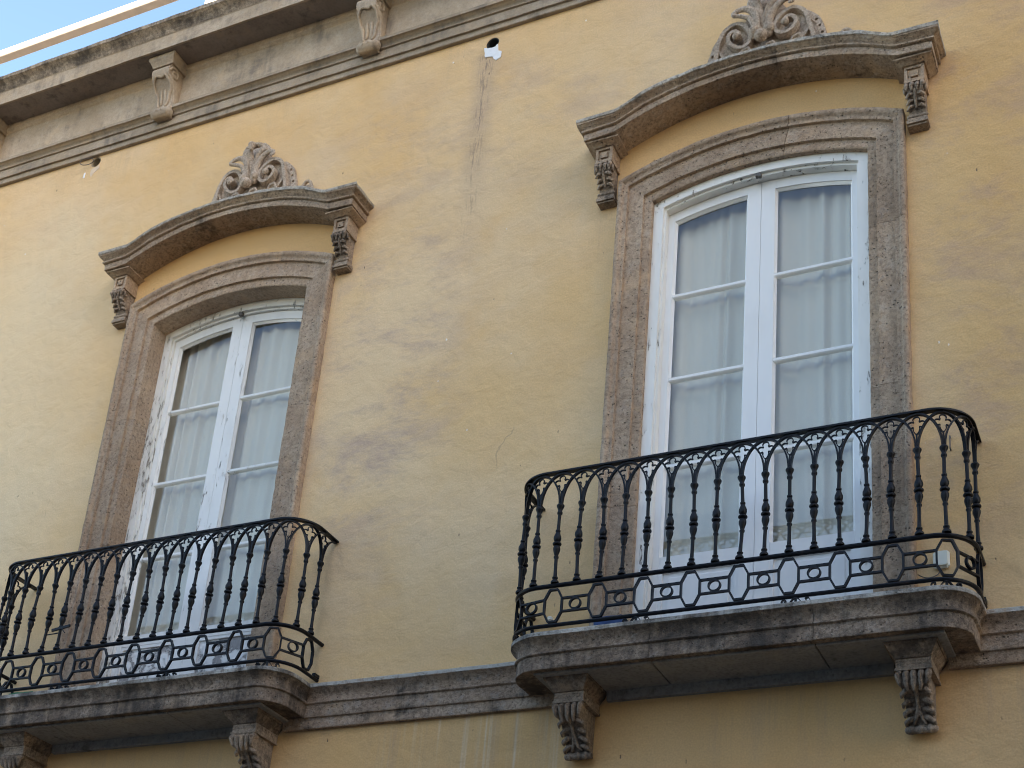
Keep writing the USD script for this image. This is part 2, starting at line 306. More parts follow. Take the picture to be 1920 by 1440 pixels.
def mat_glass():
    g = G(); P = g.pos()
    nrm = g.bump(g.mul(g.noise(g.sc(P, 1, 1, 0.6), 4.0, 2), 0.0022), 0.6)
    fr = g('fresnel', IOR=1.52).fac
    gl = g('glossy_bsdf', color=(0.95, 0.97, 1.0), roughness=0.012, normal=nrm).BSDF
    tr = g('transparent_bsdf', color=(0.965, 0.985, 0.98)).BSDF
    return g.done('window_glass', g('mix_closure', fac=g.mul(g.mul(fr, 1.7), g.m('subtract', 1.0, g('geometry').backfacing)), closure1=tr, closure2=gl).closure)
GLASS = mat_glass()
def mat_curtain():
    g = G(); P = g.pos()
    weave = g.noise(g.sc(P, 190, 1, 190), 1.0, 2)
    c = g.mix(weave, (0.72, 0.635, 0.53), (0.82, 0.74, 0.63))
    d = g('diffuse_bsdf', color=c).BSDF; t = g('translucent_bsdf', color=c).BSDF
    a = g('mix_closure', fac=0.16, closure1=d, closure2=t).closure
    return g.done('sheer_cloth', g('mix_closure', fac=0.04, closure1=a, closure2=g('transparent_bsdf').BSDF).closure)
SHEER = mat_curtain()

# ------------------------------------------------------------------ ground and the far side of the street
obj('street', bx(-80, 80, -60, 40, -0.5, 0.0), ASPHALT, kind='structure')
obj('pavement', bx(-60, 60, -1.4, 0.2, -0.3, 0.13), PAVING, kind='structure')
obj('far_pavement', bx(-60, 60, -15, -11.4, -0.3, 0.13), PAVING, kind='structure')
opp = xf('building_across_street', label='unseen building across the street, its wings shaped to shade the facade and let in sky', cat='building')
OPP_Y = -13.0
for x0, x1, h in ((-34.0, 6.0, 7.0), (6.02, 34.0, 18.6)):  # unseen: low wing leaves sky open, tall one added to shade this facade
    wins = [sbox(x - 0.6, z, x + 0.6, z + 2.1) for x in np.arange(x0 + 2, x1 - 1.5, 3.1) for z in np.arange(1.2, h - 2.6, 3.7)]
    obj('wall', extr(sbox(x0, 0.0, x1, h).difference(unary_union(wins)), OPP_Y - 0.4, OPP_Y), OPPOSITE, opp, smooth=False)
    obj('rear_wall', bx(x0, x1, OPP_Y - 9, OPP_Y - 0.6, 0, h - 0.3), DARK, opp, smooth=False)
    obj('parapet', bx(x0 - 0.005, x1 + 0.005, OPP_Y - 0.5, OPP_Y + 0.25, h, h + 0.25, 0.03), OPPOSITE, opp, smooth=False)

# ------------------------------------------------------------------ the house
S = 4.0                                                   # the left bay repeats the right one 4 m away
house = xf('yellow_house', label='yellow ochre town house with two tall stone framed windows and balconies', cat='house')
Z0 = 4.965                                                # balcony floor
def arc(x, top, R): return top - R + np.sqrt(R * R - np.asarray(x, float) ** 2)
def z_open(x): return arc(x, 8.262, 2.08)
def z_out(x): return arc(x, 8.530, 2.27)
xs = np.linspace(-0.705, 0.705, 25)
hole = Polygon([(-0.705, Z0 - 0.15), *zip(xs, z_open(np.clip(xs, -0.685, 0.685)) + 0.015), (0.705, Z0 - 0.15)])
HOLES = [(-5.702, 10.022, 0.052), (-2.008, 9.978, 0.052)]
from shapely.affinity import translate
openings = [hole, translate(hole, -S)] + [Point(x, z).buffer(r, 10) for x, z, r in HOLES]
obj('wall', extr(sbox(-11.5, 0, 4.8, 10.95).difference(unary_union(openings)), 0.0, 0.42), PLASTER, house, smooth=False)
for x, z, r in HOLES:                                     # clay pipe lining each weep hole
    a = np.linspace(0, 2 * math.pi, 25)[:-1]
    ring = [np.stack([x + q * np.cos(a), np.full(24, y), z + q * np.sin(a)], -1) for q, y in ((r - 0.001, 0.004), (r - 0.007, 0.006), (r - 0.008, 0.30), (r - 0.001, 0.30))]
    obj('weep_pipe', loft(ring, closed=True), mat_flat('clay_pipe', (0.33, 0.27, 0.19), 0.9) if x < -5 else DARK, house)
    obj('pipe_end', bx(x - r, x + r, 0.30, 0.32, z - r, z + r), DARK, house)
obj('roof', bx(-11.5, 4.8, 0.002, 9, 10.80, 10.98), GUTTER, house, smooth=False)
obj('side_wall', bx(-11.9, -11.503, 0, 9, 0, 10.95), PLASTER, house, smooth=False)
obj('side_wall', bx(4.803, 5.2, 0, 9, 0, 10.95), PLASTER, house, smooth=False)
obj('rear_wall', bx(-11.5, 4.8, 9.003, 9.4, 0, 10.95), ROOM, house, smooth=False)
obj('floor', bx(-11.48, 4.78, 0.43, 8.99, Z0 - 0.25, Z0 + 0.02), ROOM, house, smooth=False)
# white filler smeared under the right-hand weep hole and scraps under the left one
def smear(pts, y, seed):
    p = Polygon(pts).buffer(0.006).buffer(-0.003)
    q = LineString(list(p.exterior.coords)).segmentize(0.008).coords
    q = np.array(q)[:-1]; q = q + 0.010 * (meshkit.fbm(np.c_[q * 40, np.zeros(len(q))], 3, seed)[:, None] - 0.5)
    return extr(Polygon(q).buffer(0), -y, 0.01)
obj('filler_patch', smear([(-2.068, 9.945), (-2.052, 9.86), (-1.995, 9.845), (-1.965, 9.80), (-1.93, 9.815), (-1.925, 9.862), (-1.955, 9.885), (-1.962, 9.95), (-1.975, 9.932), (-2.01, 9.924), (-2.045, 9.935)], 0.006, 3), WHITE_FILL, house, label='white filler smeared below the right weep hole')
obj('filler_patch', smear([(-5.80, 9.93), (-5.79, 9.93), (-5.79, 9.885), (-5.80, 9.885)], 0.004, 5), WHITE_FILL, house)
obj('filler_patch', smear([(-5.73, 9.945), (-5.70, 9.955), (-5.655, 9.97), (-5.645, 9.94), (-5.70, 9.90), (-5.715, 9.87), (-5.73, 9.90)], 0.003, 6), mat_flat('greyish_filler', (0.62, 0.48, 0.34), 0.85, 0, 0.15, 25, 0.004), house)

# --- string course: its profile (projection, height) also wraps both balcony slabs
def ovolo(p, q, n, bulge):
    p, q = np.array(p), np.array(q); d = q - p; nn = np.array([-d[1], d[0]])
    return [tuple(p + d * t + nn * bulge * math.sin(math.pi * t)) for t in np.linspace(0, 1, n)]
STR = [(0.084, Z0), (0.090, Z0 - 0.004), (0.090, Z0 - 0.026), (0.082, Z0 - 0.030)] + ovolo((0.078, Z0 - 0.033), (0.050, Z0 - 0.102), 7, -0.16) + \
      [(0.050, Z0 - 0.107), (0.063, Z0 - 0.110), (0.064, Z0 - 0.120), (0.060, Z0 - 0.124), (0.050, Z0 - 0.127), (0.050, Z0 - 0.205), (0.047, Z0 - 0.209)]
BED = [(0.047, Z0 - 0.209), (0.036, Z0 - 0.211), (0.034, Z0 - 0.225), (0.034, Z0 - 0.270), (0.030, Z0 - 0.277)]
STRd = dense(STR, 0.011, False); BEDd = dense(BED, 0.012, False)
BX, BXR, BY = 1.21, 1.172, 0.34                                        # half width and projection of a balcony's reference line
def corner_rings(prof, BX, r, n=12):
    """Plan path of half a balcony, from the wall junction round the corner to the front (x > 0), as rings of 3-D points."""
    out = [[(BX + o, -y, z) for o, z in prof] for y in np.linspace(-0.02, BY - r - 0.012, 8)]
    for a in np.linspace(0, math.pi / 2, n):
        out.append([(BX - r + (r + o) * math.cos(a), -(BY - r) - (r + o) * math.sin(a), z) for o, z in prof])
    return out
def balcony_slab(cx, seed):
    hr, hl = corner_rings(STRd, BXR, 0.115), corner_rings(STRd, BX, 0.15)
    xf_ = [x for x in np.linspace(BXR - 0.115, -(BX - 0.15), 90)[1:-1]]
    rings = hr + [[(x, -(BY + o), z) for o, z in STRd] for x in xf_] + [[(-x, y, z) for x, y, z in r] for r in hl[::-1]]
    R = np.array(rings); n, k, _ = R.shape
    # close each ring through the body of the slab so that the whole is one solid
    skin = tm(R.reshape(-1, 3), np.vstack([[[i * k + j, i * k + j + 1, (i + 1) * k + j + 1], [i * k + j, (i + 1) * k + j + 1, (i + 1) * k + j]] for i in range(n - 1) for j in range(k - 1)]))
    v = list(map(tuple, np.array(skin.vertices))); f = list(map(list, skin.faces))
    for row, flip in ((0, False), (k - 1, True)):
        loop = [i * k + row for i in range(n)]
        t = earcut(np.array([(v[i][0], v[i][1]) for i in loop]))
        f += [[loop[q] for q in (tri if not flip else tri[::-1])] for tri in t]
    # back face, between the two wall junction sections
    back = [j for j in range(k)] + [(n - 1) * k + j for j in range(k - 1, -1, -1)]
    t = earcut(np.array([(v[i][0], v[i][2]) for i in back])); f += [[back[q] for q in tri] for tri in t]
    m = tm(v, f); m.merge_vertices(); trimesh.repair.fix_normals(m); fix(m)
    return m
def cut_x(m, x0, x1):
    q = to_man(m)
    if x0 is not None: q = q.trim_by_plane((1, 0, 0), x0)
    if x1 is not None: q = q.trim_by_plane((-1, 0, 0), -x1)
    return from_man(q)
def band_run(x0, x1, prof, seed, mitre0, mitre1):
    """A straight length of moulding on the wall; a mitred end meets the balcony's return."""
    n = int((x1 - x0) / 0.03)
    p = list(prof) + [(-0.02, prof[-1][1]), (-0.02, prof[0][1])]
    rings = [[((x0 + (o if mitre0 else 0)) * (1 - t) + (x1 - (o if mitre1 else 0)) * t, -o, z) for o, z in p] for t in np.linspace(0, 1, n)]
    return rough(loft(rings, p), 0.0035, 9.0, seed, 4, keep=lambda v: np.clip((-v[:, 1]) * 40, 0, 1))
for i, (a, b, m0, m1) in enumerate(((-11.5, -S - BX, False, True), (-S + BXR, -BX, True, True), (BXR, 4.8, True, False))):
    obj('string_course', band_run(a, b, STRd, 3 + i, m0, m1), BAND, house, smooth=40)
n_bed = [(-11.5, -S - 0.925 - 0.135), (-S - 0.925 + 0.135, -S + 0.925 - 0.135), (-S + 0.925 + 0.135, -0.925 - 0.135), (-0.925 + 0.135, 0.925 - 0.135), (0.925 + 0.135, 4.8)]
for i, (a, b) in enumerate(n_bed):
    obj('lower_band', band_run(a, b, BEDd, 13 + i, False, False), SOFFIT if i in (1, 3) else BAND, house, smooth=40)

# --- balcony: slab of three stones, two carved corbels
def corbel_leaf():
    """Carved balcony corbel, centred on x = 0, at z up to the slab's underside."""
    zt = Z0 - 0.2212
    capm = m3.Manifold.hull_points(np.array([(sx * (0.133 - d), y, z) for sx in (-1, 1) for y0, d, z in ((-0.305, 0, zt), (-0.30, 0.004, zt - 0.014)) for y in (0.02, y0)]))
    prof = [(-0.295, 0.010, zt - 0.014), (-0.285, 0.016, zt - 0.03), (-0.262, 0.035, zt - 0.05), (-0.245, 0.046, zt - 0.070)]
    caps = [capm] + [m3.Manifold.hull_points(np.array([(sx * (0.133 - d), y, z) for sx in (-1, 1) for y0, d, z in (p, q) for y in (0.02, y0)])) for p, q in zip(prof, prof[1:])]
    capm = union(*caps)
    zb = zt - 0.070
    blk = m3.Manifold.cube((0.172, 0.250, 0.052)).translate((-0.086, -0.236, zb - 0.052))
    led = m3.Manifold.cube((0.184, 0.260, 0.012)).translate((-0.092, -0.243, zb - 0.064))
    # leaf-and-dart frieze cut into the block
    cuts = []
    for i in range(6):
        x = -0.068 + 0.0272 * i
        for dx, dz in ((-0.009, 0.010), (0.009, 0.010), (-0.009, -0.008), (0.009, -0.008), (0, 0.014)):
            cuts.append(chain([(x, -0.236, zb - 0.026), (x + dx, -0.238, zb - 0.026 + dz)], [0.0035, 0.0062], 8))
        y = -0.21 + 0.034 * i
        for sx in (-1, 1):
            cuts.append(chain([(sx * 0.086, y, zb - 0.032), (sx * 0.087, y + 0.008, zb - 0.014)], [0.003, 0.005], 8))
    blk = union(blk, led) - union(*cuts)
    z1 = zb - 0.064
    # bracket body: S shaped in side view
    side = [(0.01, z1), (-0.215, z1), (-0.235, z1 - 0.03), (-0.222, z1 - 0.075), (-0.165, z1 - 0.105), (-0.120, z1 - 0.15), (-0.085, z1 - 0.20), (-0.060, z1 - 0.245), (0.01, z1 - 0.245)]
    poly = Polygon([(p[0], p[1]) for p in side]).buffer(0)
    mm = trimesh.creation.extrude_polygon(poly, 0.126, engine='earcut'); v = np.array(mm.vertices)
    body = to_man(tm(np.stack([v[:, 2] - 0.063, v[:, 0], v[:, 1]], -1), mm.faces))
    def front(z):                                        # the body's front at height z
        t = (z1 - z)
        return float(np.interp(t, [0, 0.03, 0.075, 0.105, 0.15, 0.20, 0.245], [-0.215, -0.235, -0.222, -0.165, -0.120, -0.085, -0.060]))
    P = [body]
    # drooping leaf head: five tongues curling over the top
    for x, w in ((-0.068, 0.020), (-0.034, 0.019), (0.0, 0.021), (0.034, 0.019), (0.068, 0.020)):
        drop = 0.052 if abs(x) > 0.05 else 0.078
        P.append(chain([(x * 0.95, -0.185, z1 - 0.008), (x * 1.05, -0.225, z1 - 0.012), (x * 1.1, -0.246, z1 - 0.030), (x * 1.0, -0.238, z1 - 0.030 - drop * 0.6), (x * 0.9, -0.225, z1 - 0.024 - drop)], [w * 0.7, w, w * 0.95, w * 0.7, w * 0.35], 12, (0.85, 1, 1)))
        P.append(chain([(x * 1.0, -0.225, z1 - 0.004), (x * 1.12, -0.264, z1 - 0.026), (x, -0.256, z1 - 0.05), (x * 0.9, -0.236, z1 - 0.074)], [0.004, 0.006, 0.005, 0.003], 8))
    # side leaves: lobes down each flank of the front, with drilled eyes between
    eyes = []
    for sx in (-1, 1):
        for i in range(4):
            z = z1 - 0.095 - 0.038 * i; y = front(z)
            P.append(chain([(sx * 0.022, y - 0.004, z + 0.012), (sx * 0.045, y - 0.016, z + 0.004), (sx * 0.068, y - 0.006, z - 0.010), (sx * 0.073, y + 0.012, z - 0.020)], [0.009, 0.0135, 0.012, 0.007], 10))
            eyes.append(chain([(sx * 0.034, y - 0.034, z - 0.013), (sx * 0.037, y + 0.02, z - 0.013)], [0.0075, 0.005], 8))
    stem = [(0.0, front(z1 - a) - 0.014, z1 - a) for a in (0.07, 0.11, 0.15, 0.19)]
    P.append(chain(stem, [0.008, 0.010, 0.009, 0.008], 10))
    for sx in (-1, 1): P.append(chain([stem[2], (sx * 0.014, front(z1 - 0.20) - 0.014, z1 - 0.205), (sx * 0.030, front(z1 - 0.225) - 0.012, z1 - 0.225)], [0.008, 0.009, 0.006], 10))
    for x in (-0.051, -0.017, 0.017, 0.051): eyes.append(chain([(x * 1.08, -0.275, z1 - 0.030), (x * 1.05, -0.22, z1 - 0.045)], [0.0065, 0.004], 8))
    rest = union(*P) - union(*eyes)
    zr = z1 - 0.248
    roll = [chain([(-0.062, -0.055, zr), (0.062, -0.055, zr)], [0.021, 0.021], 14)] + [blob((x, -0.058, zr), 0.0245, (0.8, 1, 1), 14) for x in (-0.046, 0.0, 0.046)]
    roll.append(m3.Manifold.cube((0.13, 0.08, 0.03)).translate((-0.065, -0.05, zr)))
    return from_man(capm), from_man(blk), from_man(rest), from_man(union(*roll))
CORB = corbel_leaf()
for b, bxo in enumerate((0.0, -S)):
    bal = xf('balcony', house)
    slab = balcony_slab(0, 5)
    cuts = [(None, -0.412), (-0.409, 0.462), (0.465, None)] if b == 0 else [(None, -0.532), (-0.529, 0.402), (0.405, None)]
    for a, c in cuts:
        m = cut_x(slab, a, c); m.apply_translation([bxo, 0, 0])
        m = tm(m.vertices, m.faces); sd = 21
        m = rough(m, 0.0045, 8.0, sd, 5, keep=lambda v: np.clip(-v[:, 1] * 12, 0, 1) * (v[:, 2] < Z0 - 0.0005) * 0.9 + 0.1)
        obj('slab_stone', m, SLAB, bal, smooth=40)
        a_, c_ = (-1.10 if a is None else a), (1.10 if c is None else c)
        obj('soffit_slab', bx(bxo + a_ + 0.002, bxo + c_ - 0.002, -0.345, -0.005, Z0 - 0.2088 - 0.012, Z0 - 0.2065, 0.003), SOFFIT, bal, smooth=False)
    for sx in (-1, 1):
        c = obj('corbel', rough(CORB[2].copy().apply_translation([bxo + sx * 0.925, 0, 0]), 0.006, 30, 71, 3), CARVED_DARK, bal, smooth=50)
        obj('corbel_cap', CORB[0].copy().apply_translation([bxo + sx * 0.925, 0, 0]), SLAB, bal, smooth=35)
        obj('corbel_frieze', CORB[1].copy().apply_translation([bxo + sx * 0.925, 0, 0]), CARVED_DARK, bal, smooth=35)
        obj('corbel_roll', CORB[3].copy().apply_translation([bxo + sx * 0.925, 0, 0]), CARVED_DARK, bal, smooth=50)

# --- moulded stone surround: jamb stones and arch stones
JP = [(0.227, 0.0), (0.227, -0.058), (0.222, -0.066), (0.206, -0.069), (0.197, -0.066), (0.190, -0.056), (0.180, -0.050), (0.168, -0.052), (0.161, -0.051), (0.159, -0.031), (0.150, -0.031),
      (0.064, -0.034), (0.056, -0.034), (0.054, -0.014), (0.046, -0.014), (0.006, -0.016), (0.0, -0.011), (0.0, 0.185), (-0.0, 0.19), (0.012, 0.19), (0.012, 0.0)]
JPd = dense(JP, 0.011)
def surround_ring(x_or_z, where):
    """One section of the surround. where: 'jamb' at height z (right side), or 'arch' at inner abscissa x."""
    n = JPd[:, 0] / 0.227; y = JPd[:, 1]
    if where == 'jamb':
        zc = x_or_z; top = 8.146; zz = np.full(len(n), zc)
        return np.stack([0.685 + JPd[:, 0], y, zz], -1)
    p0 = np.array([x_or_z, z_open(x_or_z)]); xo = x_or_z * 0.912 / 0.685; p1 = np.array([xo, z_out(xo)])
    q = p0[None] + (p1 - p0)[None] * n[:, None]
    return np.stack([q[:, 0], y, q[:, 1]], -1)
def surround_piece(rings, seed):
    return rough(loft(rings, JPd), 0.0042, 14.0, seed, 5, keep=lambda v: np.clip((0.03 - v[:, 1]) * 60, 0.15, 1))
mitre_top = surround_ring(0.685, 'arch')
def jamb_rings(z0, z1, top, side):
    zs = np.linspace(z0, z1, max(2, int((z1 - z0) / 0.022)))
    R = [surround_ring(z, 'jamb') for z in zs]
    if top:
        last = R[-1].copy(); extra = []
        for t in np.linspace(0, 1, 5)[1:]: extra.append(last * (1 - t) + mitre_top * t)
        R += extra
    R = np.array(R)
    if side < 0: R[:, :, 0] *= -1
    return R
def arch_rings(x0, x1): return np.array([surround_ring(x, 'arch') for x in np.linspace(x0, x1, int(abs(x1 - x0) / 0.02))])
JOINTS = {0: ([5.92, 7.02], [6.44, 7.55], 0.165), 1: ([6.25, 7.30], [5.85, 7.12], 0.12)}
for b, ox in enumerate((0.0, -S)):
    sur = xf('window_surround', house)
    jl, jr, ja = JOINTS[b]; gap = 0.0014
    for side, js in ((-1, jl), (1, jr)):
        ed = [Z0 + 0.0, *js, 8.10]
        for i, (a, c) in enumerate(zip(ed, ed[1:])):
            R = jamb_rings(a + (gap if i else 0), c - (gap if i < len(js) else 0), i == len(js), side); R[:, :, 0] += ox
            obj('jamb_stone', surround_piece(R, 31), STONE, sur, smooth=45)
    for a, c in ((-0.685, ja - gap), (ja + gap, 0.685)):
        R = arch_rings(a, c); R[:, :, 0] += ox
        obj('arch_stone', surround_piece(R, 31), STONE, sur, smooth=45)

# --- hood: curved cornice with ogee ends on two carved corbels, crest above
def sstep(a, b, x): t = np.clip((np.asarray(x, float) - a) / (b - a), 0, 1); return t * t * (3 - 2 * t)
def hood_zs(x):
    x = np.abs(np.asarray(x, float)); return np.where(x < 0.935, np.maximum(arc(np.minimum(x, 0.935), 8.828, 2.05), 8.606), 8.606)
def hood_zt(x):
    x = np.abs(np.asarray(x, float)); a = arc(np.minimum(x, 1.2), 8.947, 2.75); e = 8.748 + 0 * x
    k = sstep(0.66, 1.02, x); return a * (1 - k) + e * k
HP = [(0.203, 0.0), (0.208, 0.02), (0.208, 0.35), (0.202, 0.37), (0.203, 0.40), (0.219, 0.415), (0.224, 0.43), (0.224, 0.51), (0.212, 0.53), (0.213, 0.58), (0.222, 0.67), (0.238, 0.735), (0.241, 0.76), (0.249, 0.775), (0.252, 0.96), (0.248, 1.0)]
HPd = dense(np.array(HP) * [1, 0.13], 0.009, False) / [1, 0.13]
HX = 0.905
def hood_section(x, o, h):
    return hood_zs(x) + h * (hood_zt(x) - hood_zs(x))
def hood_solid():
    prof = np.vstack([HPd, [(-0.02, 1.0), (-0.02, 0.0)]])
    rings = []
    for y in np.linspace(0, 1, 6)[:-1]: rings.append([(-(HX + o), -max(o, 0) * y + (0.02 if o < 0 else 0), hood_section(HX + 0.2, o, h)) for o, h in prof])
    rings.append([(-(HX + o) if o > 0 else -HX + 0.001, -o, hood_section(HX + 0.2, o, h)) for o, h in prof])
    for x in np.linspace(-HX, HX, 96): rings.append([(x, -o, float(hood_section(x, o, h))) for o, h in prof])
    r0 = [[(-q[0], q[1], q[2]) for q in r] for r in rings[:6]][::-1]
    rings += r0
    return rings, prof
def hood_lip():
    """The hood's uppermost fillet, weathered pale."""
    sec = [(0.249, 0.80), (0.2545, 0.81), (0.2555, 0.97), (0.251, 1.012), (0.20, 1.012), (0.20, 0.80)]
    R = [[(-(HX + o), -o * t, hood_section(HX + 0.2, o, h)) for o, h in sec] for t in np.linspace(0, 1, 12)[:-1]]
    R += [[(x if abs(x) < HX else math.copysign(HX + o, x), -o, float(hood_section(abs(x), o, h))) for o, h in sec] for x in np.linspace(-HX, HX, 140)]
    R += [[(HX + o, -o * t, hood_section(HX + 0.2, o, h)) for o, h in sec] for t in np.linspace(1, 0, 12)[1:]]
    return loft(R, sec)
def hood_meshes(cuts):
    rings, prof = hood_solid(); body = np.array(rings[6:-6]); out = []
    endL, endR = np.array(rings[:7]), np.array(rings[-7:])
    xsb = body[:, 0, 0]; edges = [-9, *cuts, 9]
    for i, (a, c) in enumerate(zip(edges, edges[1:])):
        sel = body[(xsb > a + 0.004) & (xsb < c - 0.004)]
        def at(x): return np.array([(x, -o, float(hood_section(x, o, h))) for o, h in prof])
        R = list(sel)
        if i == 0: R = list(endL[:-1]) + R + [at(c - 0.0014)]
        elif i == len(cuts): R = [at(a + 0.0014)] + R + list(endR[1:])
        else: R = [at(a + 0.0014)] + R + [at(c - 0.0014)]
        out.append(loft(R, prof))
    return out
def hood_corbel():
    """Small carved corbel under a hood's end, centred on x = 0."""
    zt = 8.6045
    prof = [(-0.192, 0.112, zt), (-0.190, 0.112, zt - 0.008), (-0.178, 0.098, zt - 0.013), (-0.160, 0.078, zt - 0.022), (-0.150, 0.068, zt - 0.030)]
    capm = union(*[m3.Manifold.hull_points(np.array([(sx * w, y, z) for sx in (-1, 1) for y0, w, z in (p, q) for y in (0.01, y0)])) for p, q in zip(prof, prof[1:])])
    zb = zt - 0.030
    blk = m3.Manifold.cube((0.116, 0.148, 0.118)).translate((-0.058, -0.138, zb - 0.118))
    groove = m3.Manifold.cube((0.080, 0.02, 0.080)).translate((-0.040, -0.145, zb - 0.098)) - m3.Manifold.cube((0.044, 0.04, 0.044)).translate((-0.022, -0.15, zb - 0.080))
    blk = blk - groove
    blk = union(blk, m3.Manifold.cube((0.122, 0.146, 0.010)).translate((-0.061, -0.143, zb - 0.126)))
    z1 = zb - 0.126
    side = [(0.01, z1), (-0.118, z1), (-0.135, z1 - 0.03), (-0.122, z1 - 0.075), (-0.085, z1 - 0.12), (-0.062, z1 - 0.17), (-0.055, z1 - 0.205), (0.01, z1 - 0.205)]
    mm = trimesh.creation.extrude_polygon(Polygon(side), 0.096, engine='earcut'); v = np.array(mm.vertices)
    P = [to_man(tm(np.stack([v[:, 2] - 0.048, v[:, 0], v[:, 1]], -1), mm.faces))]
    def fr(t): return float(np.interp(t, [0, 0.03, 0.075, 0.12, 0.17, 0.205], [-0.118, -0.135, -0.122, -0.085, -0.062, -0.055]))
    for x in (-0.040, -0.014, 0.014, 0.040):
        P.append(chain([(x, -0.10, z1 - 0.006), (x * 1.15, -0.137, z1 - 0.014), (x * 1.2, -0.150, z1 - 0.034), (x * 1.1, -0.142, z1 - 0.062)], [0.011, 0.014, 0.013, 0.006], 10))
    eyes = []
    for sx in (-1, 1):
        P.append(chain([(sx * 0.052, -0.10, z1 - 0.012), (sx * 0.060, -0.128, z1 - 0.030), (sx * 0.060, -0.118, z1 - 0.055), (sx * 0.056, -0.095, z1 - 0.050), (sx * 0.055, -0.10, z1 - 0.030)], [0.008, 0.010, 0.009, 0.006, 0.005], 8))
        for i in range(3):
            t = 0.082 + 0.030 * i; y = fr(t); z = z1 - t
            P.append(chain([(sx * 0.014, y - 0.006, z + 0.008), (sx * 0.034, y - 0.016, z), (sx * 0.052, y - 0.002, z - 0.012)], [0.008, 0.0115, 0.007], 8))
            eyes.append(chain([(sx * 0.026, y - 0.035, z - 0.011), (sx * 0.028, y + 0.01, z - 0.011)], [0.006, 0.004], 8))
    P.append(chain([(0, fr(t) - 0.014, z1 - t) for t in (0.06, 0.10, 0.15)], [0.006, 0.009, 0.007], 8))
    leaf = union(*P) - union(*eyes)
    z2 = z1 - 0.200
    roll = union(chain([(-0.050, -0.058, z2 + 0.008), (0.050, -0.058, z2 + 0.008)], [0.013, 0.013], 12),
                 m3.Manifold.cube((0.112, 0.082, 0.020)).translate((-0.056, -0.070, z2 - 0.030)), m3.Manifold.cube((0.124, 0.092, 0.022)).translate((-0.062, -0.078, z2 - 0.052)),
                 m3.Manifold.cube((0.112, 0.080, 0.014)).translate((-0.056, -0.066, z2 - 0.064)))
    return [from_man(q) for q in (capm, blk, leaf, roll)]
HCORB = hood_corbel()
VL = [(-0.28, 9.164), (-0.268, 9.274), (-0.22, 9.372), (-0.148, 9.399), (-0.087, 9.361), (-0.049, 9.27), (-0.06, 9.19), (-0.113, 9.172), (-0.167, 9.214), (-0.193, 9.269), (-0.176, 9.309), (-0.14, 9.311), (-0.115, 9.271), (-0.136, 9.264)]
VR = [(0.365, 9.124), (0.339, 9.239), (0.312, 9.34), (0.272, 9.386), (0.219, 9.402), (0.155, 9.369), (0.121, 9.313), (0.116, 9.262), (0.146, 9.209), (0.198, 9.194), (0.244, 9.222), (0.261, 9.268), (0.238, 9.304), (0.203, 9.309), (0.188, 9.28)]
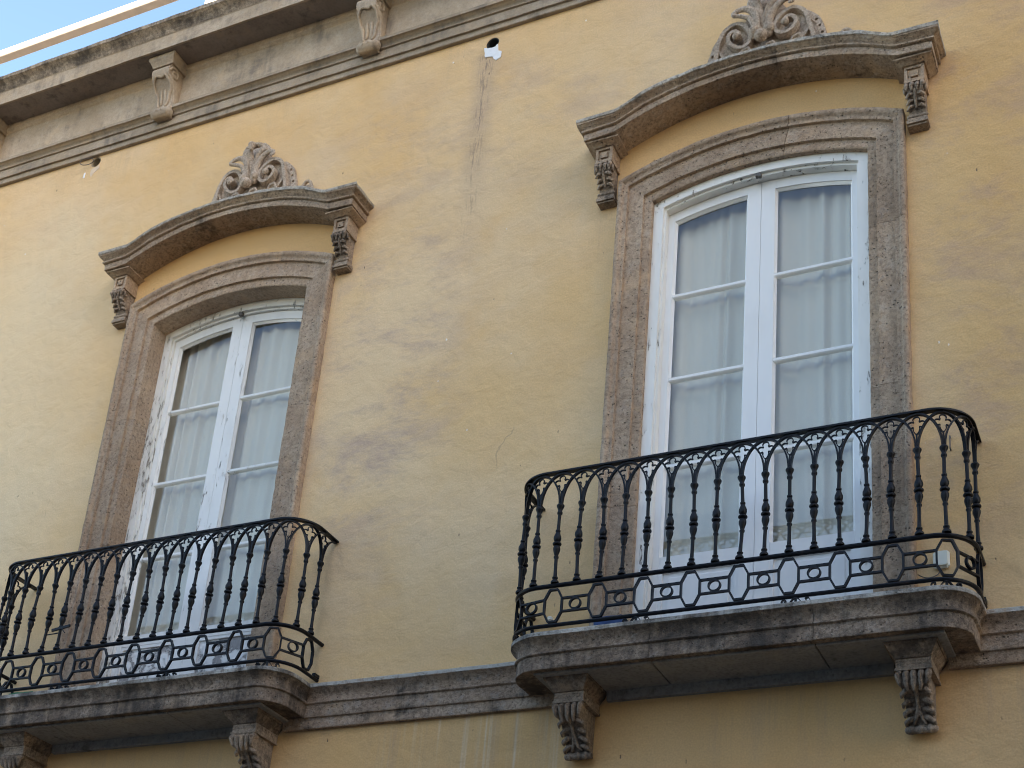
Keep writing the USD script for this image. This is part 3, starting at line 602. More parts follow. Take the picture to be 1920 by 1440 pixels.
def crest():
    """The carved crest: two scrolls, acanthus spray, a ball; relief from y = 0 out to about y = -0.13."""
    P = []; e = lambda pts, y: [(x, y if np.isscalar(y) else y[i], z) for i, (x, z) in enumerate(pts)]
    def ribbon(ctrl, y0, y1, r0, r1, n=44, depth=0.035):
        c = curve(ctrl, n); y = np.linspace(y0, y1, n); r = np.linspace(r0, r1, n)
        front = [(a, b, q) for (a, q), b in zip(c, y)]
        segs = []
        for i in range(n - 1):
            a, b = front[i], front[i + 1]
            s = [m3.Manifold.cylinder(depth, r[j], r[j], 10, True).rotate((90, 0, 0)).translate((front[j][0], front[j][1] + depth / 2, front[j][2])) for j in (i, i + 1)]
            segs.append(m3.Manifold.batch_hull(s))
        return union(*segs)
    P.append(ribbon([(-0.30, 9.02), *VL], -0.055, -0.10, 0.015, 0.013, depth=0.05)); P.append(blob((-0.136, -0.09, 9.268), 0.026, (1, 0.9, 1)))
    P.append(ribbon([(0.38, 9.02), *VR], -0.055, -0.10, 0.015, 0.013, depth=0.05)); P.append(blob((0.188, -0.09, 9.275), 0.027, (1, 0.9, 1)))
    P.append(ribbon([(0.31, 9.36), (0.376, 9.29), (0.408, 9.20), (0.425, 9.11), (0.44, 9.0)], -0.028, -0.028, 0.026, 0.020, 20, 0.03))
    P.append(ribbon([(-0.235, 9.37), (-0.290, 9.29), (-0.315, 9.21), (-0.335, 9.14), (-0.35, 9.0)], -0.028, -0.028, 0.022, 0.018, 20, 0.03))
    P.append(ribbon([(0.34, 9.24), (0.31, 9.18), (0.27, 9.12), (0.23, 9.04)], -0.05, -0.045, 0.010, 0.012, 14, 0.04))
    P.append(ribbon([(-0.262, 9.22), (-0.235, 9.16), (-0.20, 9.10), (-0.18, 9.04)], -0.05, -0.045, 0.009, 0.012, 14, 0.04))
    # acanthus spray
    P.append(chain(e(curve([(-0.02, 9.25), (0.0, 9.30), (0.002, 9.358), (-0.011, 9.417), (-0.041, 9.459), (-0.084, 9.48), (-0.126, 9.475), (-0.155, 9.452), (-0.150, 9.432)], 18), np.linspace(-0.07, -0.105, 18)), np.linspace(0.036, 0.014, 18), 12, (1, 0.75, 1)))
    P.append(chain(e(curve([(-0.015, 9.31), (-0.04, 9.375), (-0.064, 9.402), (-0.113, 9.425), (-0.149, 9.43)], 12), np.linspace(-0.08, -0.10, 12)), np.linspace(0.020, 0.012, 12), 10))
    P.append(chain(e(curve([(0.03, 9.27), (0.02, 9.367), (0.0, 9.454), (-0.02, 9.52)], 12), np.linspace(-0.05, -0.075, 12)), np.linspace(0.030, 0.040, 12), 12, (1, 0.7, 1)))
    P.append(chain(e(curve([(0.05, 9.29), (0.055, 9.376), (0.078, 9.455), (0.12, 9.508)], 12), np.linspace(-0.06, -0.085, 12)), np.linspace(0.022, 0.026, 12), 10, (1, 0.8, 1)))
    P.append(chain(e(curve([(0.075, 9.24), (0.077, 9.30), (0.083, 9.346), (0.106, 9.407), (0.145, 9.452), (0.19, 9.468), (0.228, 9.455), (0.237, 9.426), (0.221, 9.421)], 18), np.linspace(-0.07, -0.10, 18)), np.linspace(0.034, 0.012, 18), 12, (1, 0.75, 1)))
    P.append(blob((-0.018, -0.085, 9.278), 0.036, (0.95, 0.8, 1))); P.append(blob((0.086, -0.085, 9.266), 0.036, (0.95, 0.8, 1)))
    P.append(chain(e(curve([(-0.055, 9.50), (-0.046, 9.553), (0.003, 9.577), (0.059, 9.579), (0.112, 9.556), (0.146, 9.505)], 14), -0.078), [0.016] * 4 + [0.021] * 6 + [0.016] * 4, 10, (1, 1.1, 1)))
    P.append(chain([(0.034, -0.09, 9.575), (0.036, -0.122, 9.55), (0.040, -0.125, 9.51)], [0.022, 0.028, 0.018], 12))
    for x in (-0.015, 0.088): P.append(chain([(x, -0.06, 9.53), (x * 1.3 - 0.01, -0.095, 9.565)], [0.016, 0.010], 8))
    P.append(blob((0.038, -0.112, 9.193), 0.043))
    # ground of the relief and the wave along its foot
    plate = Polygon([(-0.36, 8.93), (-0.33, 9.16), (-0.255, 9.34), (-0.15, 9.385), (-0.10, 9.43), (-0.06, 9.52), (-0.05, 9.60), (0.01, 9.645), (0.08, 9.645), (0.125, 9.60), (0.145, 9.52), (0.19, 9.44), (0.29, 9.37), (0.37, 9.28), (0.425, 9.12), (0.45, 8.93)])
    holes = unary_union([Point(-0.225, 9.31).buffer(0.018), Point(-0.085, 9.33).buffer(0.016), Point(0.262, 9.33).buffer(0.02), Point(0.15, 9.30).buffer(0.016)])
    P.append(to_man(extr(plate.buffer(0), -0.022, 0.01)))
    body = union(*P)
    eyes = [chain([(x, -0.08, z), (x, -0.012, z)], [0.013, 0.011], 8) for x, z in ((0.376, 9.285), (0.398, 9.225), (0.414, 9.165), (-0.292, 9.27), (-0.312, 9.21))]
    for c, y0, y1 in (([(0.002, 9.33), (-0.004, 9.40), (-0.035, 9.452), (-0.085, 9.476)], -0.105, -0.118), ([(0.083, 9.33), (0.104, 9.405), (0.143, 9.448), (0.19, 9.466)], -0.103, -0.116), ([(0.028, 9.30), (0.016, 9.40), (-0.004, 9.49)], -0.082, -0.106), ([(0.056, 9.33), (0.068, 9.43), (0.10, 9.49)], -0.084, -0.106)):
        q = curve(c, 10); eyes.append(chain([(x, y, z) for (x, z), y in zip(q, np.linspace(y0, y1, 10))], [0.008] * 9 + [0.004], 8))
    return from_man(body - union(*eyes))
CREST = crest()
def crest_curls():
    w = []
    for cx in (-0.075, 0.085, 0.26): w.append(('wave_curl', chain([(cx - 0.045, -0.07, 9.085), (cx - 0.02, -0.075, 9.14), (cx + 0.02, -0.075, 9.15), (cx + 0.05, -0.07, 9.085)], [0.010, 0.011, 0.011, 0.009], 8)))
    for sx in (-1, 1):
        c = curve([(0.47, 8.95), (0.50, 9.01), (0.535, 9.065), (0.553, 9.094), (0.583, 9.096), (0.604, 9.067), (0.597, 9.045), (0.575, 9.052)], 16)
        w.append(('end_scroll', union(chain([(x if sx > 0 else 0.06 - x, -0.05, z) for x, z in c], np.linspace(0.016, 0.012, 16), 8),
                 chain([(x if sx > 0 else 0.06 - x, -0.05, z) for x, z in ((0.604, 9.067), (0.63, 9.00), (0.64, 8.90))], [0.011, 0.014, 0.02], 8))))
    return [(n, from_man(q)) for n, q in w]
CURLS = crest_curls()
for b, ox in enumerate((0.0, -S)):
    hood = xf('window_hood', house)
    for m in hood_meshes((-0.46, 0.17) if b == 0 else (-0.22, 0.36)):
        m.apply_translation([ox, 0, 0])
        obj('hood_stone', rough(m, 0.0042, 13.0, 41, 5, keep=lambda v: np.clip(-v[:, 1] * 12, 0.1, 1)), STONE_LIP, hood, smooth=45)
    obj('hood_lip', rough(hood_lip().apply_translation([ox, 0, 0]), 0.0050, 15.0, 43, 5, keep=lambda v: np.clip(-v[:, 1] * 12, 0.1, 1)), LICHEN, hood, smooth=45)
    for sx in (-1, 1):
        hc = obj('hood_corbel', rough(HCORB[2].copy().apply_translation([ox + sx * 0.993, 0, 0]), 0.005, 34, 72, 3), CARVED_DARK, hood, smooth=50)
        obj('corbel_moulding', HCORB[0].copy().apply_translation([ox + sx * 0.993, 0, 0]), STONE, hood, smooth=35)
        obj('corbel_block', HCORB[1].copy().apply_translation([ox + sx * 0.993, 0, 0]), STONE, hood, smooth=30)
        obj('corbel_foot', HCORB[3].copy().apply_translation([ox + sx * 0.993, 0, 0]), CARVED_DARK, hood, smooth=40)
    obj('carved_crest', rough(CREST.copy().apply_translation([ox, 0, 0]), 0.003, 22, 4, 3), CARVED, hood, smooth=50)
    for nm, q in CURLS: obj(nm, rough(q.copy().apply_translation([ox, 0, 0]), 0.003, 22, 4, 3), CARVED, hood, smooth=50)

# --- french windows
def leaf_top(x): return arc(x, 8.243, 2.10)
def stick(path_xz, w, y0, y1, bev=0.004):
    return extr(LineString(path_xz).buffer(w / 2, cap_style=2, join_style=2), y0, y1)
def poly_between(x0, x1, zb, zt, n=12):
    q = np.linspace(x0, x1, n); zb_ = [zb] * n if np.isscalar(zb) else [zb(t) for t in q]; zt_ = [zt] * n if np.isscalar(zt) else [zt(t) for t in q]
    return Polygon([*zip(q, zb_), *list(zip(q, zt_))[::-1]])
ZG = [5.615, 6.225, 6.840, 7.458]                          # glass bottom edge and the three glazing bars
def curtain_mesh(x0, x1, z0, z1f, y, seed):
    n, mz = 90, 14; xs_ = np.linspace(x0, x1, n); rows = []
    for j in range(mz):
        t = j / (mz - 1)
        z = z0 + (np.array([z1f(q) for q in xs_]) - z0) * t
        ph = meshkit.fbm(np.stack([xs_ * 7, np.full(n, 0.25 * t + seed), np.zeros(n)], -1), 2, seed) * 9
        fold = 0.010 * np.sin(xs_ * 58 + ph) * (0.75 + 0.5 * meshkit.noise(np.stack([xs_ * 5, np.full(n, t * 1.2), np.zeros(n)], -1), seed + 3))
        fold += 0.011 * np.sin(xs_ * 21 + 2 * ph + seed)
        rows.append(np.stack([xs_, y + fold, z], -1))
    v = np.array(rows).reshape(-1, 3); f = [[j * n + i, j * n + i + 1, (j + 1) * n + i + 1, (j + 1) * n + i] for j in range(mz - 1) for i in range(n - 1)]
    return meshkit.arrays((v, f))[:2]
for b, ox in enumerate((0.0, -S)):
    worn = b == 1
    yc = 0.022 if not worn else 0.142                       # front of the fixed casing
    yl = yc + 0.075 if not worn else yc + 0.042             # front of the leaves
    CAS, LF = (CASING_WORN, LEAF_WORN) if worn else (CASING, LEAF)
    wf = xf('window_frame', house)
    cin = 0.622
    def casing_top(x): return arc(x, 8.205 if True else 0, 2.09)
    T = lambda m: m.apply_translation([ox, 0, 0])
    zi = lambda x: casing_top(x)
    for sx in (-1, 1):
        p = poly_between(*sorted((sx * 0.6845, sx * cin)), Z0 + 0.004, lambda x: z_open(x) - 0.0605, 4)
        obj('casing_post', T(extr(p, yc, yc + 0.12)), CAS, wf, smooth=False)
        # moulded stop inside the casing
        q = poly_between(*sorted((sx * cin, sx * (cin - 0.014))), Z0 + 0.004, lambda x: z_open(x) - 0.078, 4)
        obj('casing_bead', T(extr(q, yc + 0.022, yc + 0.12)), CAS, wf, smooth=False)
    head = poly_between(-0.6845, 0.6845, lambda x: z_open(x) - 0.060, lambda x: z_open(x) + 0.004, 41)
    obj('casing_head', T(extr(head, yc, yc + 0.12)), CAS, wf, smooth=False)
    hb = poly_between(-cin, cin, lambda x: z_open(x) - 0.078, lambda x: z_open(x) - 0.060, 41)
    obj('casing_bead', T(extr(hb, yc + 0.022, yc + 0.12)), CAS, wf, smooth=False)
    obj('threshold', T(bx(-0.684, 0.684, -0.01, 0.40, Z0 - 0.02, Z0 + 0.03, 0.004)), STONE, wf, smooth=False)
    lo, hi = Z0 + 0.035, lambda x: z_open(x) - 0.080        # leaf outline
    for side in (-1, 1):
        leaf = xf('window_leaf', house)
        X = lambda a, c: tuple(sorted((side * a, side * c)))
        gi, go = 0.088, 0.566                               # glass edges (meeting stile side, hinge side)
        y0, y1 = yl, yl + 0.045
        obj('meeting_stile', T(extr(poly_between(*X(0.0012, gi), lo, hi, 5), y0, y1)), LF, leaf, smooth=False)
        obj('hinge_stile', T(extr(poly_between(*X(go, cin - 0.004), lo, hi, 4), y0, y1)), LF, leaf, smooth=False)
        gt = lambda x: z_open(x) - 0.148                    # glass top edge
        obj('top_rail', T(extr(poly_between(*X(gi + 0.0005, go - 0.0005), gt, hi, 14), y0 + 0.001, y1)), LF, leaf, smooth=False)
        obj('lock_rail', T(bx(*X(gi + 0.0005, go - 0.0005), y0 + 0.001, y1, ZG[0] - 0.085, ZG[0], 0.002)), LF, leaf, smooth=False)
        obj('bottom_rail', T(bx(*X(gi + 0.0005, go - 0.0005), y0 + 0.001, y1, lo, lo + 0.12, 0.002)), LF, leaf, smooth=False)
        # sloping glazing fillets round the glass
        for (a, c) in ((gi, gi + 0.013), (go - 0.013, go)):
            hull = [(side * (a if a == gi else c), y0 + 0.006, z) for z in (ZG[0], gt(a))] + [(side * (c if a == gi else a), y0 + 0.026, z) for z in (ZG[0], gt(c))] + [(side * (a if a == gi else c), y0 + 0.03, z) for z in (ZG[0], gt(a))]
            obj('glazing_fillet', T(from_man(m3.Manifold.hull_points(np.array(hull)))), LF, leaf, smooth=False)
        R = [[(x, y0 + 0.006, gt(x) + 0.001), (x, y0 + 0.026, gt(x) - 0.014), (x, y0 + 0.030, gt(x) + 0.001)] for x in np.linspace(*X(gi, go), 14)]
        obj('glazing_fillet', T(loft(R, [(0, 0), (1, -1), (1.2, 0)])), LF, leaf, smooth=False)
        for zc in ZG[1:]:                                   # glazing bars, moulded
            sec = [(y0 + 0.006, zc + 0.006), (y0 + 0.006, zc - 0.010), (y0 + 0.012, zc - 0.016), (y0 + 0.030, zc - 0.022), (y0 + 0.030, zc + 0.018), (y0 + 0.012, zc + 0.012)]
            R = [[(x, y, z) for y, z in sec] for x in np.linspace(*X(gi, go), 3)]
            obj('glazing_bar', T(loft(R, sec)), LF, leaf, smooth=False)
        lev = [ZG[0], *ZG[1:], gt]
        for i in range(4):
            p = poly_between(*X(gi, go), lev[i], lev[i + 1] if i < 3 else (lambda x: gt(x) + 0.004), 10)
            gm = extr(p, y0 + 0.026, y0 + 0.0295); ty, tx = np.random.default_rng(17 * b + 5 * i + side + 3).normal(0, 0.0022, 2)
            gv = np.array(gm.vertices); gc = gv.mean(0); gm.vertices = gv + np.outer((gv[:, 0] - gc[0]) * tx + (gv[:, 2] - gc[2]) * ty, [0, 1, 0])
            obj('pane', T(gm), GLASS, leaf, smooth=False)
        # lower panel with raised moulding
        pz0, pz1 = lo + 0.12, ZG[0] - 0.085; PM = PANEL_WORN if worn else LEAF
        obj('lower_panel', T(bx(*X(gi, go), y0 + 0.016, y0 + 0.03, pz0 - 0.002, pz1 + 0.002)), PM, leaf, smooth=False)
        fr_ = sbox(X(gi, go)[0], pz0, X(gi, go)[1], pz1); inn = fr_.buffer(-0.022, join_style=2)
        obj('panel_moulding', T(extr(fr_.difference(inn), y0 + 0.004, y0 + 0.017)), LF, leaf, smooth=False)
        obj('raised_field', T(bx(X(gi, go)[0] + 0.055, X(gi, go)[1] - 0.055, y0 + 0.008, y0 + 0.017, pz0 + 0.05, pz1 - 0.05, 0.006)), PM, leaf, smooth=False)
        where = f"{'left' if side < 0 else 'right'} leaf of the {'left' if worn else 'right'} window"
        obj('curtain', T(tm(*curtain_mesh(*X(0.008, 0.68), 5.02, lambda x: z_open(x) + 0.002, y0 + 0.110, 3 + 2 * side + 7 * b)), ), SHEER, None, smooth=True,
            label=f'sheer pale curtain hanging behind the {where}', cat='curtain', group='sheer curtains behind the window panes')
    obj('door_catch', T(cat(bx(-0.018, 0.018, yc - 0.008, yc + 0.02, 8.166, 8.196, 0.004), bx(0.004, 0.022, yc - 0.014, yc + 0.01, 8.155, 8.176, 0.003))), RUST, wf)

# --- main cornice with console brackets
cor = xf('cornice', house)
def run(prof, x0, x1, n, seed, amp):
    p = list(map(tuple, prof)); rings = [[(x, -o, z) for o, z in p] for x in np.linspace(x0, x1, n)]
    return rough(loft(rings, p), amp, 7.0, seed, 4, keep=lambda v: np.clip(-v[:, 1] * 30, 0, 1))
ARCHIT = dense([(0.026, 10.072), (0.030, 10.076), (0.030, 10.120), (0.047, 10.121), (0.049, 10.126), (0.049, 10.200), (0.044, 10.203), (0.062, 10.206), (0.060, 10.222), (0.068, 10.238), (0.086, 10.247), (0.102, 10.249), (0.104, 10.274), (0.098, 10.282), (0.034, 10.300), (-0.02, 10.300), (-0.02, 10.072)], 0.03)
FRZ = dense([(0.030, 10.3005), (0.030, 10.655), (0.044, 10.660), (0.058, 10.672), (0.062, 10.722), (-0.02, 10.722), (-0.02, 10.3005)], 0.08)
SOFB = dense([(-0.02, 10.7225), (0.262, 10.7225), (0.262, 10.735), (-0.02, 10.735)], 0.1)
CORO = dense([(-0.02, 10.7355), (0.263, 10.7355), (0.264, 10.7225), (0.268, 10.716), (0.285, 10.716), (0.286, 10.850), (0.292, 10.856), (-0.02, 10.856)], 0.06)
CYMA = dense([(0.292, 10.8565), (0.300, 10.868), (0.308, 10.885), (0.325, 10.905), (0.348, 10.918), (0.362, 10.922), (0.366, 10.952), (0.360, 10.960), (-0.02, 10.992), (-0.02, 10.8565)], 0.05)
for nm, pr_, mt, amp, sd in (('architrave_band', ARCHIT, CORNICE, 0.003, 61), ('frieze', FRZ, CORNICE, 0.002, 62), ('soffit', SOFB, SHADED_SOFFIT, 0.002, 65), ('corona', CORO, CORNICE, 0.003, 63), ('cyma', CYMA, GUTTER, 0.006, 64)):
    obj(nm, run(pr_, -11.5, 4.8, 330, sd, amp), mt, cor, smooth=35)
def bracket():
    zt = 10.7155
    ab = union(*[m3.Manifold.hull_points(np.array([(sx * w, y, z) for sx in (-1, 1) for y0, w, z in (p, q) for y in (0.0, y0)])) for p, q in
                 zip([(-0.238, 0.132, zt), (-0.236, 0.130, zt - 0.025), (-0.225, 0.118, zt - 0.040), (-0.205, 0.106, zt - 0.070)], [(-0.236, 0.130, zt - 0.025), (-0.225, 0.118, zt - 0.040), (-0.205, 0.106, zt - 0.070), (-0.200, 0.104, zt - 0.085)])])
    side = curve([(-0.185, 10.630), (-0.212, 10.585), (-0.205, 10.525), (-0.172, 10.480), (-0.135, 10.430), (-0.115, 10.370), (-0.108, 10.300), (-0.118, 10.245)], 26)
    poly = Polygon([(0.0, 10.630), *map(tuple, side), (0.0, 10.245)])
    mm = trimesh.creation.extrude_polygon(poly, 0.172, engine='earcut'); v = np.array(mm.vertices)
    P = [to_man(tm(np.stack([v[:, 2] - 0.086, v[:, 0], v[:, 1]], -1), mm.faces))]
    a = np.linspace(0, 2.6 * math.pi, 26)
    for sx in (-1, 1):                                     # scroll relief on both flanks
        r = 0.058 * (1 - a / (3.3 * math.pi))
        P.append(chain([(sx * 0.087, -0.138 - q * math.cos(t), 10.560 + q * math.sin(t)) for q, t in zip(r, a)], np.linspace(0.012, 0.009, 26), 8))
        P.append(chain([(sx * 0.087, y + 0.016, z) for y, z in side[8:]], 0.010, 8))
        P.append(chain([(sx * 0.086, y + 0.050, z) for y, z in side[10:22]], 0.007, 8))
    f = lambda z: float(np.interp(z, side[::-1, 1], side[::-1, 0]))
    rim = [(-0.076, 10.405), (-0.080, 10.465), (-0.062, 10.500), (-0.034, 10.518), (0.0, 10.510), (0.026, 10.505), (0.052, 10.515), (0.078, 10.470), (0.075, 10.410)]
    P.append(chain([(x, f(z) - 0.006, z) for x, z in curve(rim, 24)], 0.010, 8))
    for sx in (-1, 1): P.append(chain([(sx * x, f(z) - 0.008, z) for x, z in curve([(0.066, 10.400), (0.054, 10.36), (0.050, 10.31), (0.036, 10.27)], 10)], np.linspace(0.016, 0.011, 10), 8))
    for x in (-0.02, 0.02): P.append(chain([(x, f(z) - 0.002, z) for z in (10.42, 10.36, 10.30)], [0.012, 0.016, 0.012], 8))
    foot = union(chain([(-0.060, -0.100, 10.212), (0.060, -0.100, 10.212)], 0.044, 16), m3.Manifold.cube((0.14, 0.09, 0.075)).translate((-0.07, -0.09, 10.175)),
                 *[chain([(sx * 0.066, -0.102, 10.210), (sx * 0.078, -0.102, 10.210)], [0.034, 0.024], 12) for sx in (-1, 1)], chain([(-0.02, -0.125, 10.245), (-0.022, -0.142, 10.215)], 0.012, 8), chain([(0.02, -0.125, 10.245), (0.022, -0.142, 10.215)], 0.012, 8))
    return from_man(ab), from_man(union(*P)), from_man(foot)
BRK = bracket()
for x in (-8.88, -6.93, -4.98, -3.03, -1.08, 0.87):
    obj('bracket', rough(BRK[1].copy().apply_translation([x, 0, 0]), 0.002, 20, 6, 3), CORNICE, cor, smooth=45)
    obj('bracket_cap', BRK[0].copy().apply_translation([x, 0, 0]), CORNICE, cor, smooth=35)
    obj('bracket_foot', rough(BRK[2].copy().apply_translation([x, 0, 0]), 0.003, 20, 6, 3), CORNICE, cor, smooth=45)

# ------------------------------------------------------------------ pergola on the roof
per = xf('roof_pergola', label='sunlit pale pergola beam above the cornice at the top left', cat='pergola')
obj('beam', rough(cat(*[bx(a, a + 1.0, 1.0, 1.09, 13.163, 13.25) for a in [-12.0]]).subdivide() if False else bx(-13.0, -2.5, 1.0, 1.092, 13.150, 13.245, 0.006), 0.0, 1), TIMBER, per, smooth=False)
obj('beam', bx(-13.0, -2.5, 4.0, 4.092, 13.150, 13.245, 0.006), TIMBER, per, smooth=False)
for x in (-9.4, -5.82, -2.7):
    for y in (1.0, 4.0): obj('post', bx(x - 0.048, x + 0.048, y, y + 0.092, 10.985, 13.148, 0.004), TIMBER, per, smooth=False)

# ------------------------------------------------------------------ wrought-iron railings
RX, RY, RR, RL = 1.05, 0.376, 0.195, 0.048                            # plan of the rail: straight front, rounded corners, returns to the wall
ARC_E = RX + RR * math.pi / 2; S_END = ARC_E + (RY - RR)
def plan(s):
    """Plan position and outward normal at arc length s along the railing."""
    s = np.asarray(s, float); sg = np.sign(s); R0 = np.where(s < 0, RX + RL, RX); a = np.clip((np.abs(s) - R0) / RR, 0, math.pi / 2); ex = np.maximum(np.abs(s) - R0 - RR * math.pi / 2, 0)
    x = np.where(np.abs(s) <= R0, s, sg * (R0 + RR * np.sin(a))); y = -RY + RR * (1 - np.cos(a)) + ex
    return x, y, sg * np.sin(a), -np.cos(a)
def bend(m):
    """(s, outward depth as -y, z) -> the railing's curved plan."""
    v = np.array(m.vertices); x, y, nx, ny = plan(v[:, 0]); d = -v[:, 1]
    return tm(np.stack([x + nx * d, y + ny * d, v[:, 2]], -1), m.faces)
def rail_bar(sec, s0=-S_END - 0.058, s1=S_END + 0.01):
    ss = np.concatenate([np.linspace(s0, -ARC_E - RL, 4)[:-1], np.linspace(-ARC_E - RL, -RX - RL, 15)[:-1], np.linspace(-RX - RL, RX, 30), np.linspace(RX, ARC_E, 15)[1:], np.linspace(ARC_E, s1, 4)[1:]])
    return bend(loft([[(s, y, z) for y, z in sec] for s in ss], sec))
def flat_bar(line, thick, depth, off=0.0):
    p = LineString(line).buffer(thick / 2, cap_style=2, join_style=1, quad_segs=3)
    return bend(extr(p, -depth / 2 + off, depth / 2 + off))
BAL = [(0.0225, 5.2775), (0.0240, 5.283), (0.0220, 5.290), (0.0150, 5.298), (0.0130, 5.304), (0.0165, 5.309), (0.0165, 5.315), (0.0110, 5.319), (0.0098, 5.36), (0.0100, 5.432), (0.0145, 5.438), (0.0145, 5.446), (0.0105, 5.451), (0.0140, 5.464), (0.0200, 5.486), (0.0208, 5.500), (0.0165, 5.513),
       (0.0118, 5.517), (0.0235, 5.521), (0.0258, 5.527), (0.0235, 5.533), (0.0118, 5.537), (0.0165, 5.542), (0.0218, 5.555), (0.0212, 5.570), (0.0140, 5.592), (0.0108, 5.602), (0.0145, 5.606), (0.0145, 5.614), (0.0098, 5.618), (0.0096, 5.712), (0.0145, 5.717), (0.0160, 5.725), (0.0145, 5.732), (0.0118, 5.738), (0.0150, 5.750), (0.0215, 5.764), (0.0228, 5.771), (0.0205, 5.777), (0.0140, 5.781), (0.0100, 5.788)]
def baluster_mesh():
    m = lathe(BAL, 18); v = np.array(m.vertices); a = np.arctan2(v[:, 1], v[:, 0]); z = v[:, 2]
    w = np.exp(-((z - 5.572) / 0.022) ** 2) + 0.7 * np.exp(-((z - 5.485) / 0.018) ** 2)     # faint gadroons on the bulbs
    k = 1 + 0.07 * w * np.cos(8 * a); v[:, 0] *= k; v[:, 1] *= k
    return tm(v, m.faces)
BALM = baluster_mesh()
PITCH_S, ZTOP = 0.1328, 5.986
def trefoil_poly(c):
    cz = 5.919
    body = unary_union([Point(c - 0.0275, cz + 0.003).buffer(0.0200), Point(c + 0.0275, cz + 0.003).buffer(0.0200), Point(c, cz + 0.0310).buffer(0.0200), Point(c, cz + 0.002).buffer(0.0180),
                        Polygon([(c - 0.014, cz), (c + 0.014, cz), (c + 0.0175, cz - 0.027), (c + 0.013, cz - 0.042), (c + 0.003, cz - 0.058), (c - 0.003, cz - 0.058), (c - 0.013, cz - 0.042), (c - 0.0175, cz - 0.027)]).buffer(0.002)])
    ring = body.difference(body.buffer(-0.0052, quad_segs=4))
    stem = LineString([(c, cz - 0.052), (c, 5.782)]).buffer(0.0042, cap_style=2)
    return unary_union([ring, stem]).simplify(0.0004)
def make_railing(name, label):
    r = xf(name, label=label, cat='railing', group='wrought-iron balcony railings')
    h = 0.0
    top = [(-0.019, 5.988), (-0.019, 5.996), (-0.014, 6.003), (-0.004, 6.007), (0.006, 6.007), (0.014, 6.003), (0.019, 5.996), (0.019, 5.988)]
    obj('handrail', rail_bar(top), IRON, r)
    c8 = [(math.cos(t), math.sin(t)) for t in np.linspace(0, 2 * math.pi, 11)[:-1]]
    obj('middle_rail', rail_bar([(0.0145 * a, 5.264 + 0.0135 * c) for a, c in c8]), IRON, r)
    obj('bottom_rail', rail_bar([(0.0125 * a, 5.020 + 0.0115 * c) for a, c in c8]), IRON, r)
    for k in range(-3, 19):
        s = (k - 7.5) * PITCH_S; x, y, nx, ny = plan(s)
        bm = BALM.copy(); lean = np.random.default_rng(100 + k).normal(0, 0.0045, 2); bv = np.array(bm.vertices)
        bm.vertices = bv + np.outer(np.sin((bv[:, 2] - 5.2775) / 0.51 * math.pi), [lean[0], lean[1], 0]) + [float(x), float(y), 0]
        b = obj('baluster', bm, IRON, r, smooth=50)
        for d in (-1, 1):
            t = np.linspace(0, math.pi / 2, 12)
            line = [(s + d * (0.006 + (PITCH_S - 0.006) * (1 - math.cos(q))), 5.778 + (ZTOP - 0.004 - 5.778) * math.sin(q)) for q in t]
            if abs(line[-1][0]) > S_END: line = [p for p in line if abs(p[0]) < S_END + 0.004]
            obj('arch_bar', flat_bar(line, 0.0092, 0.020, 0.0006 * d), IRON, b)
        obj('trefoil', bend(extr(trefoil_poly(s), -0.005, 0.005)), IRON, b)
    # lower band of linked octagons and rings
    zc = 5.139
    for k in range(-4, 19):
        s = (k - 7.5) * PITCH_S + 0.0
        if k % 2 == 0:
            if abs(s) > S_END - 0.01: continue
            o = [(s - 0.024, zc + 0.098), (s + 0.024, zc + 0.098), (s + 0.052, zc + 0.042), (s + 0.052, zc - 0.042), (s + 0.024, zc - 0.098), (s - 0.024, zc - 0.098), (s - 0.052, zc - 0.042), (s - 0.052, zc + 0.042), (s - 0.024, zc + 0.098)]
            p = Polygon(o); p = p.buffer(0.0055, join_style=1, quad_segs=2).difference(p.buffer(-0.0052, join_style=1, quad_segs=2))
            obj('octagon', bend(extr(p, -0.009, 0.009)), IRON, r)
        else:
            obj('ring', bend(extr(Point(s, zc).buffer(0.036, quad_segs=8).difference(Point(s, zc).buffer(0.0275, quad_segs=8)), -0.009, 0.009)), IRON, r)
            a, c = s - PITCH_S + 0.056, s + PITCH_S - 0.056
            a, c = max(a, -S_END - 0.01), min(c, S_END + 0.01)
            for dz in (-1, 1):
                obj('link_bar', flat_bar([(q, zc + dz * 0.0405) for q in np.linspace(a, c, 7)], 0.0105, 0.018), IRON, r)
    # scroll feet under the bottom rail
    for s in (-1.30, -0.50, 0.37, 1.12):
        c = curve([(-0.075, 4.988), (-0.066, 5.004), (-0.05, 4.998), (-0.058, 4.985), (-0.035, 4.978), (-0.012, 5.006), (0.012, 5.006), (0.035, 4.978), (0.058, 4.985), (0.05, 4.998), (0.066, 5.004), (0.075, 4.988)], 40)
        obj('scroll_foot', flat_bar([(s + a, z) for a, z in c], 0.0042, 0.018), IRON, r)
        obj('foot_pin', bend(cat(bx(s - 0.006, s + 0.006, -0.006, 0.006, 4.955, 5.014))), IRON, r)
    for sx in (-1, 1):
        X_ = 1.245 if sx > 0 else -1.293
        obj('wall_tie', cat(bx(X_ - 0.012, X_ + 0.012, -0.05, 0.02, 5.03, 5.055, 0.002)), IRON, r)
    return r
rail0 = make_railing('balcony_railing', 'black wrought-iron railing of the right balcony, under the whiter window')
r1 = xf('balcony_railing', label='black wrought-iron railing of the left balcony, under the flaking window', cat='railing', group='wrought-iron balcony railings', loc=(-S, 0, 0))
r1.GetReferences().AddInternalReference(rail0.GetPath()); r1.SetInstanceable(True)

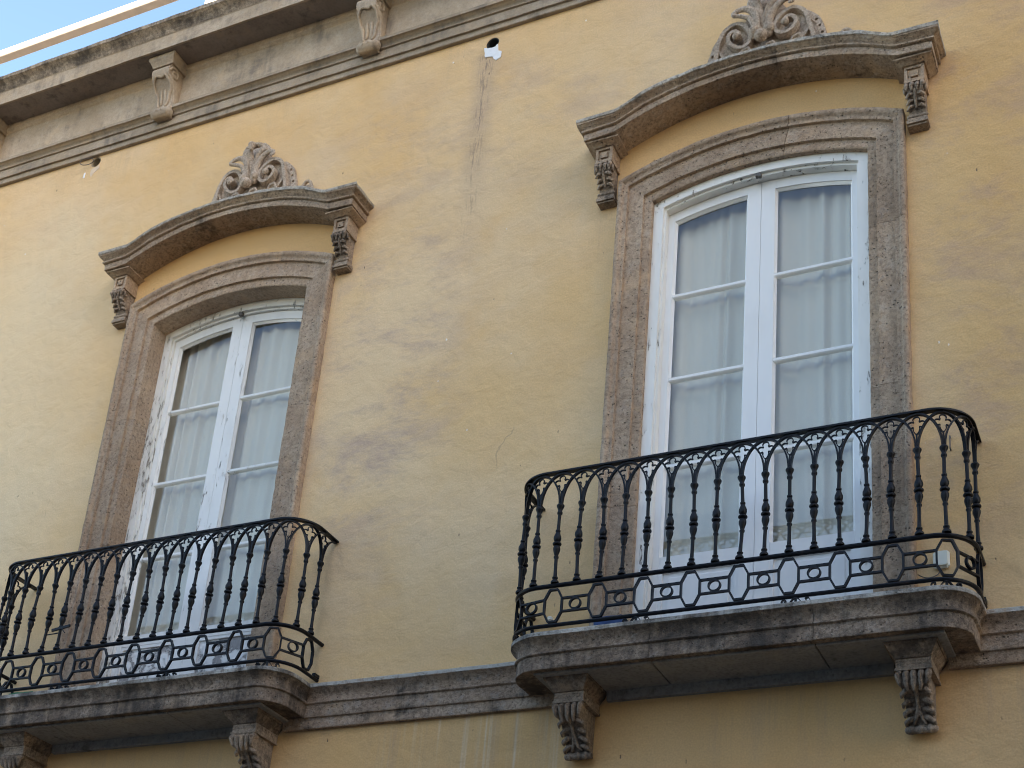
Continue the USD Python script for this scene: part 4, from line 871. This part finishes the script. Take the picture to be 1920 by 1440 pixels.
# ------------------------------------------------------------------ small things
box_ = xf('utility_box', label='small ivory plastic box on the wall behind the right railing', cat='utility box')
obj('base', bx(0.998, 1.082, -0.034, 0.002, 5.262, 5.360, 0.012), PLASTIC, box_)
obj('cover', bx(1.006, 1.074, -0.042, -0.030, 5.270, 5.352, 0.010), PLASTIC, box_)
obj('wire', tube(curve([(1.03, -0.006, 5.262), (1.02, -0.007, 5.235), (0.985, -0.006, 5.222), (0.95, -0.006, 5.226), (0.92, -0.03, 5.235)], 20), 0.003, 6), RUST, box_)
hook = tube(np.array([(1.105, 0.01, 6.045), (1.105, -0.022, 6.045), (1.105, -0.024, 5.968), (1.105, 0.01, 5.968)])[[0, 1, 1, 2, 2, 3]] + np.array([[0, 0, 0], [0, 0, 0], [0, 0, -0.004], [0, 0, 0.004], [0, 0, 0], [0, 0, 0]]), 0.004, 6)
obj('wall_staple', hook, RUST, None, label='bent iron staple in the wall right of the right window', cat='staple')
a = np.linspace(0, 2 * math.pi, 28)
obj('wire_loop', tube([(-5.775 + 0.062 * math.cos(t), -0.030 + 0.012 * math.cos(t), 10.024 + 0.036 * math.sin(t)) for t in a], 0.0035, 6), RUST, None, label='thin wire loop poking out of the left weep hole', cat='wire')
strip = cat(flat_bar([(-0.66, 5.420), (-0.51, 5.438)], 0.018, 0.012, -0.012), flat_bar([(-0.735, 5.405), (-0.60, 5.408)], 0.006, 0.006, 0.012), flat_bar([(-0.575, 5.425), (-0.535, 5.385)], 0.006, 0.006, -0.02))
obj('metal_strip', strip.apply_translation([-S, 0.0, 0]), IRON, None, label='dark metal strip wedged between balusters of the left railing', cat='metal strip')
def bundle(x0, x1, y0, y1, z0, z1, seed):
    m = trimesh.creation.box([x1 - x0, y1 - y0, z1 - z0]).subdivide().subdivide().subdivide(); m.apply_translation([(x0 + x1) / 2, (y0 + y1) / 2, (z0 + z1) / 2])
    return rough(m, 0.014, 18, seed, 3)
obj('blue_cloth', bundle(-0.775, -0.61, -0.31, -0.22, Z0 + 0.004, 5.072, 3), BLUE, None, label='crumpled blue cloth on the right balcony floor behind the bottom rail', cat='cloth')
obj('green_strip', bundle(-S - 0.98, -S - 0.77, -0.335, -0.30, Z0 + 0.004, 5.020, 5), GREEN, None, label='green plastic strip lying on the left balcony edge', cat='plastic strip')
obj('pipe_stub', tube([(-1.19, 0.02, 5.245), (-1.165, -0.05, 5.225), (-1.12, -0.13, 5.165)], 0.020, 12), PLASTIC, None, label='pale pipe stub out of the wall at the right balcony left end', cat='pipe')
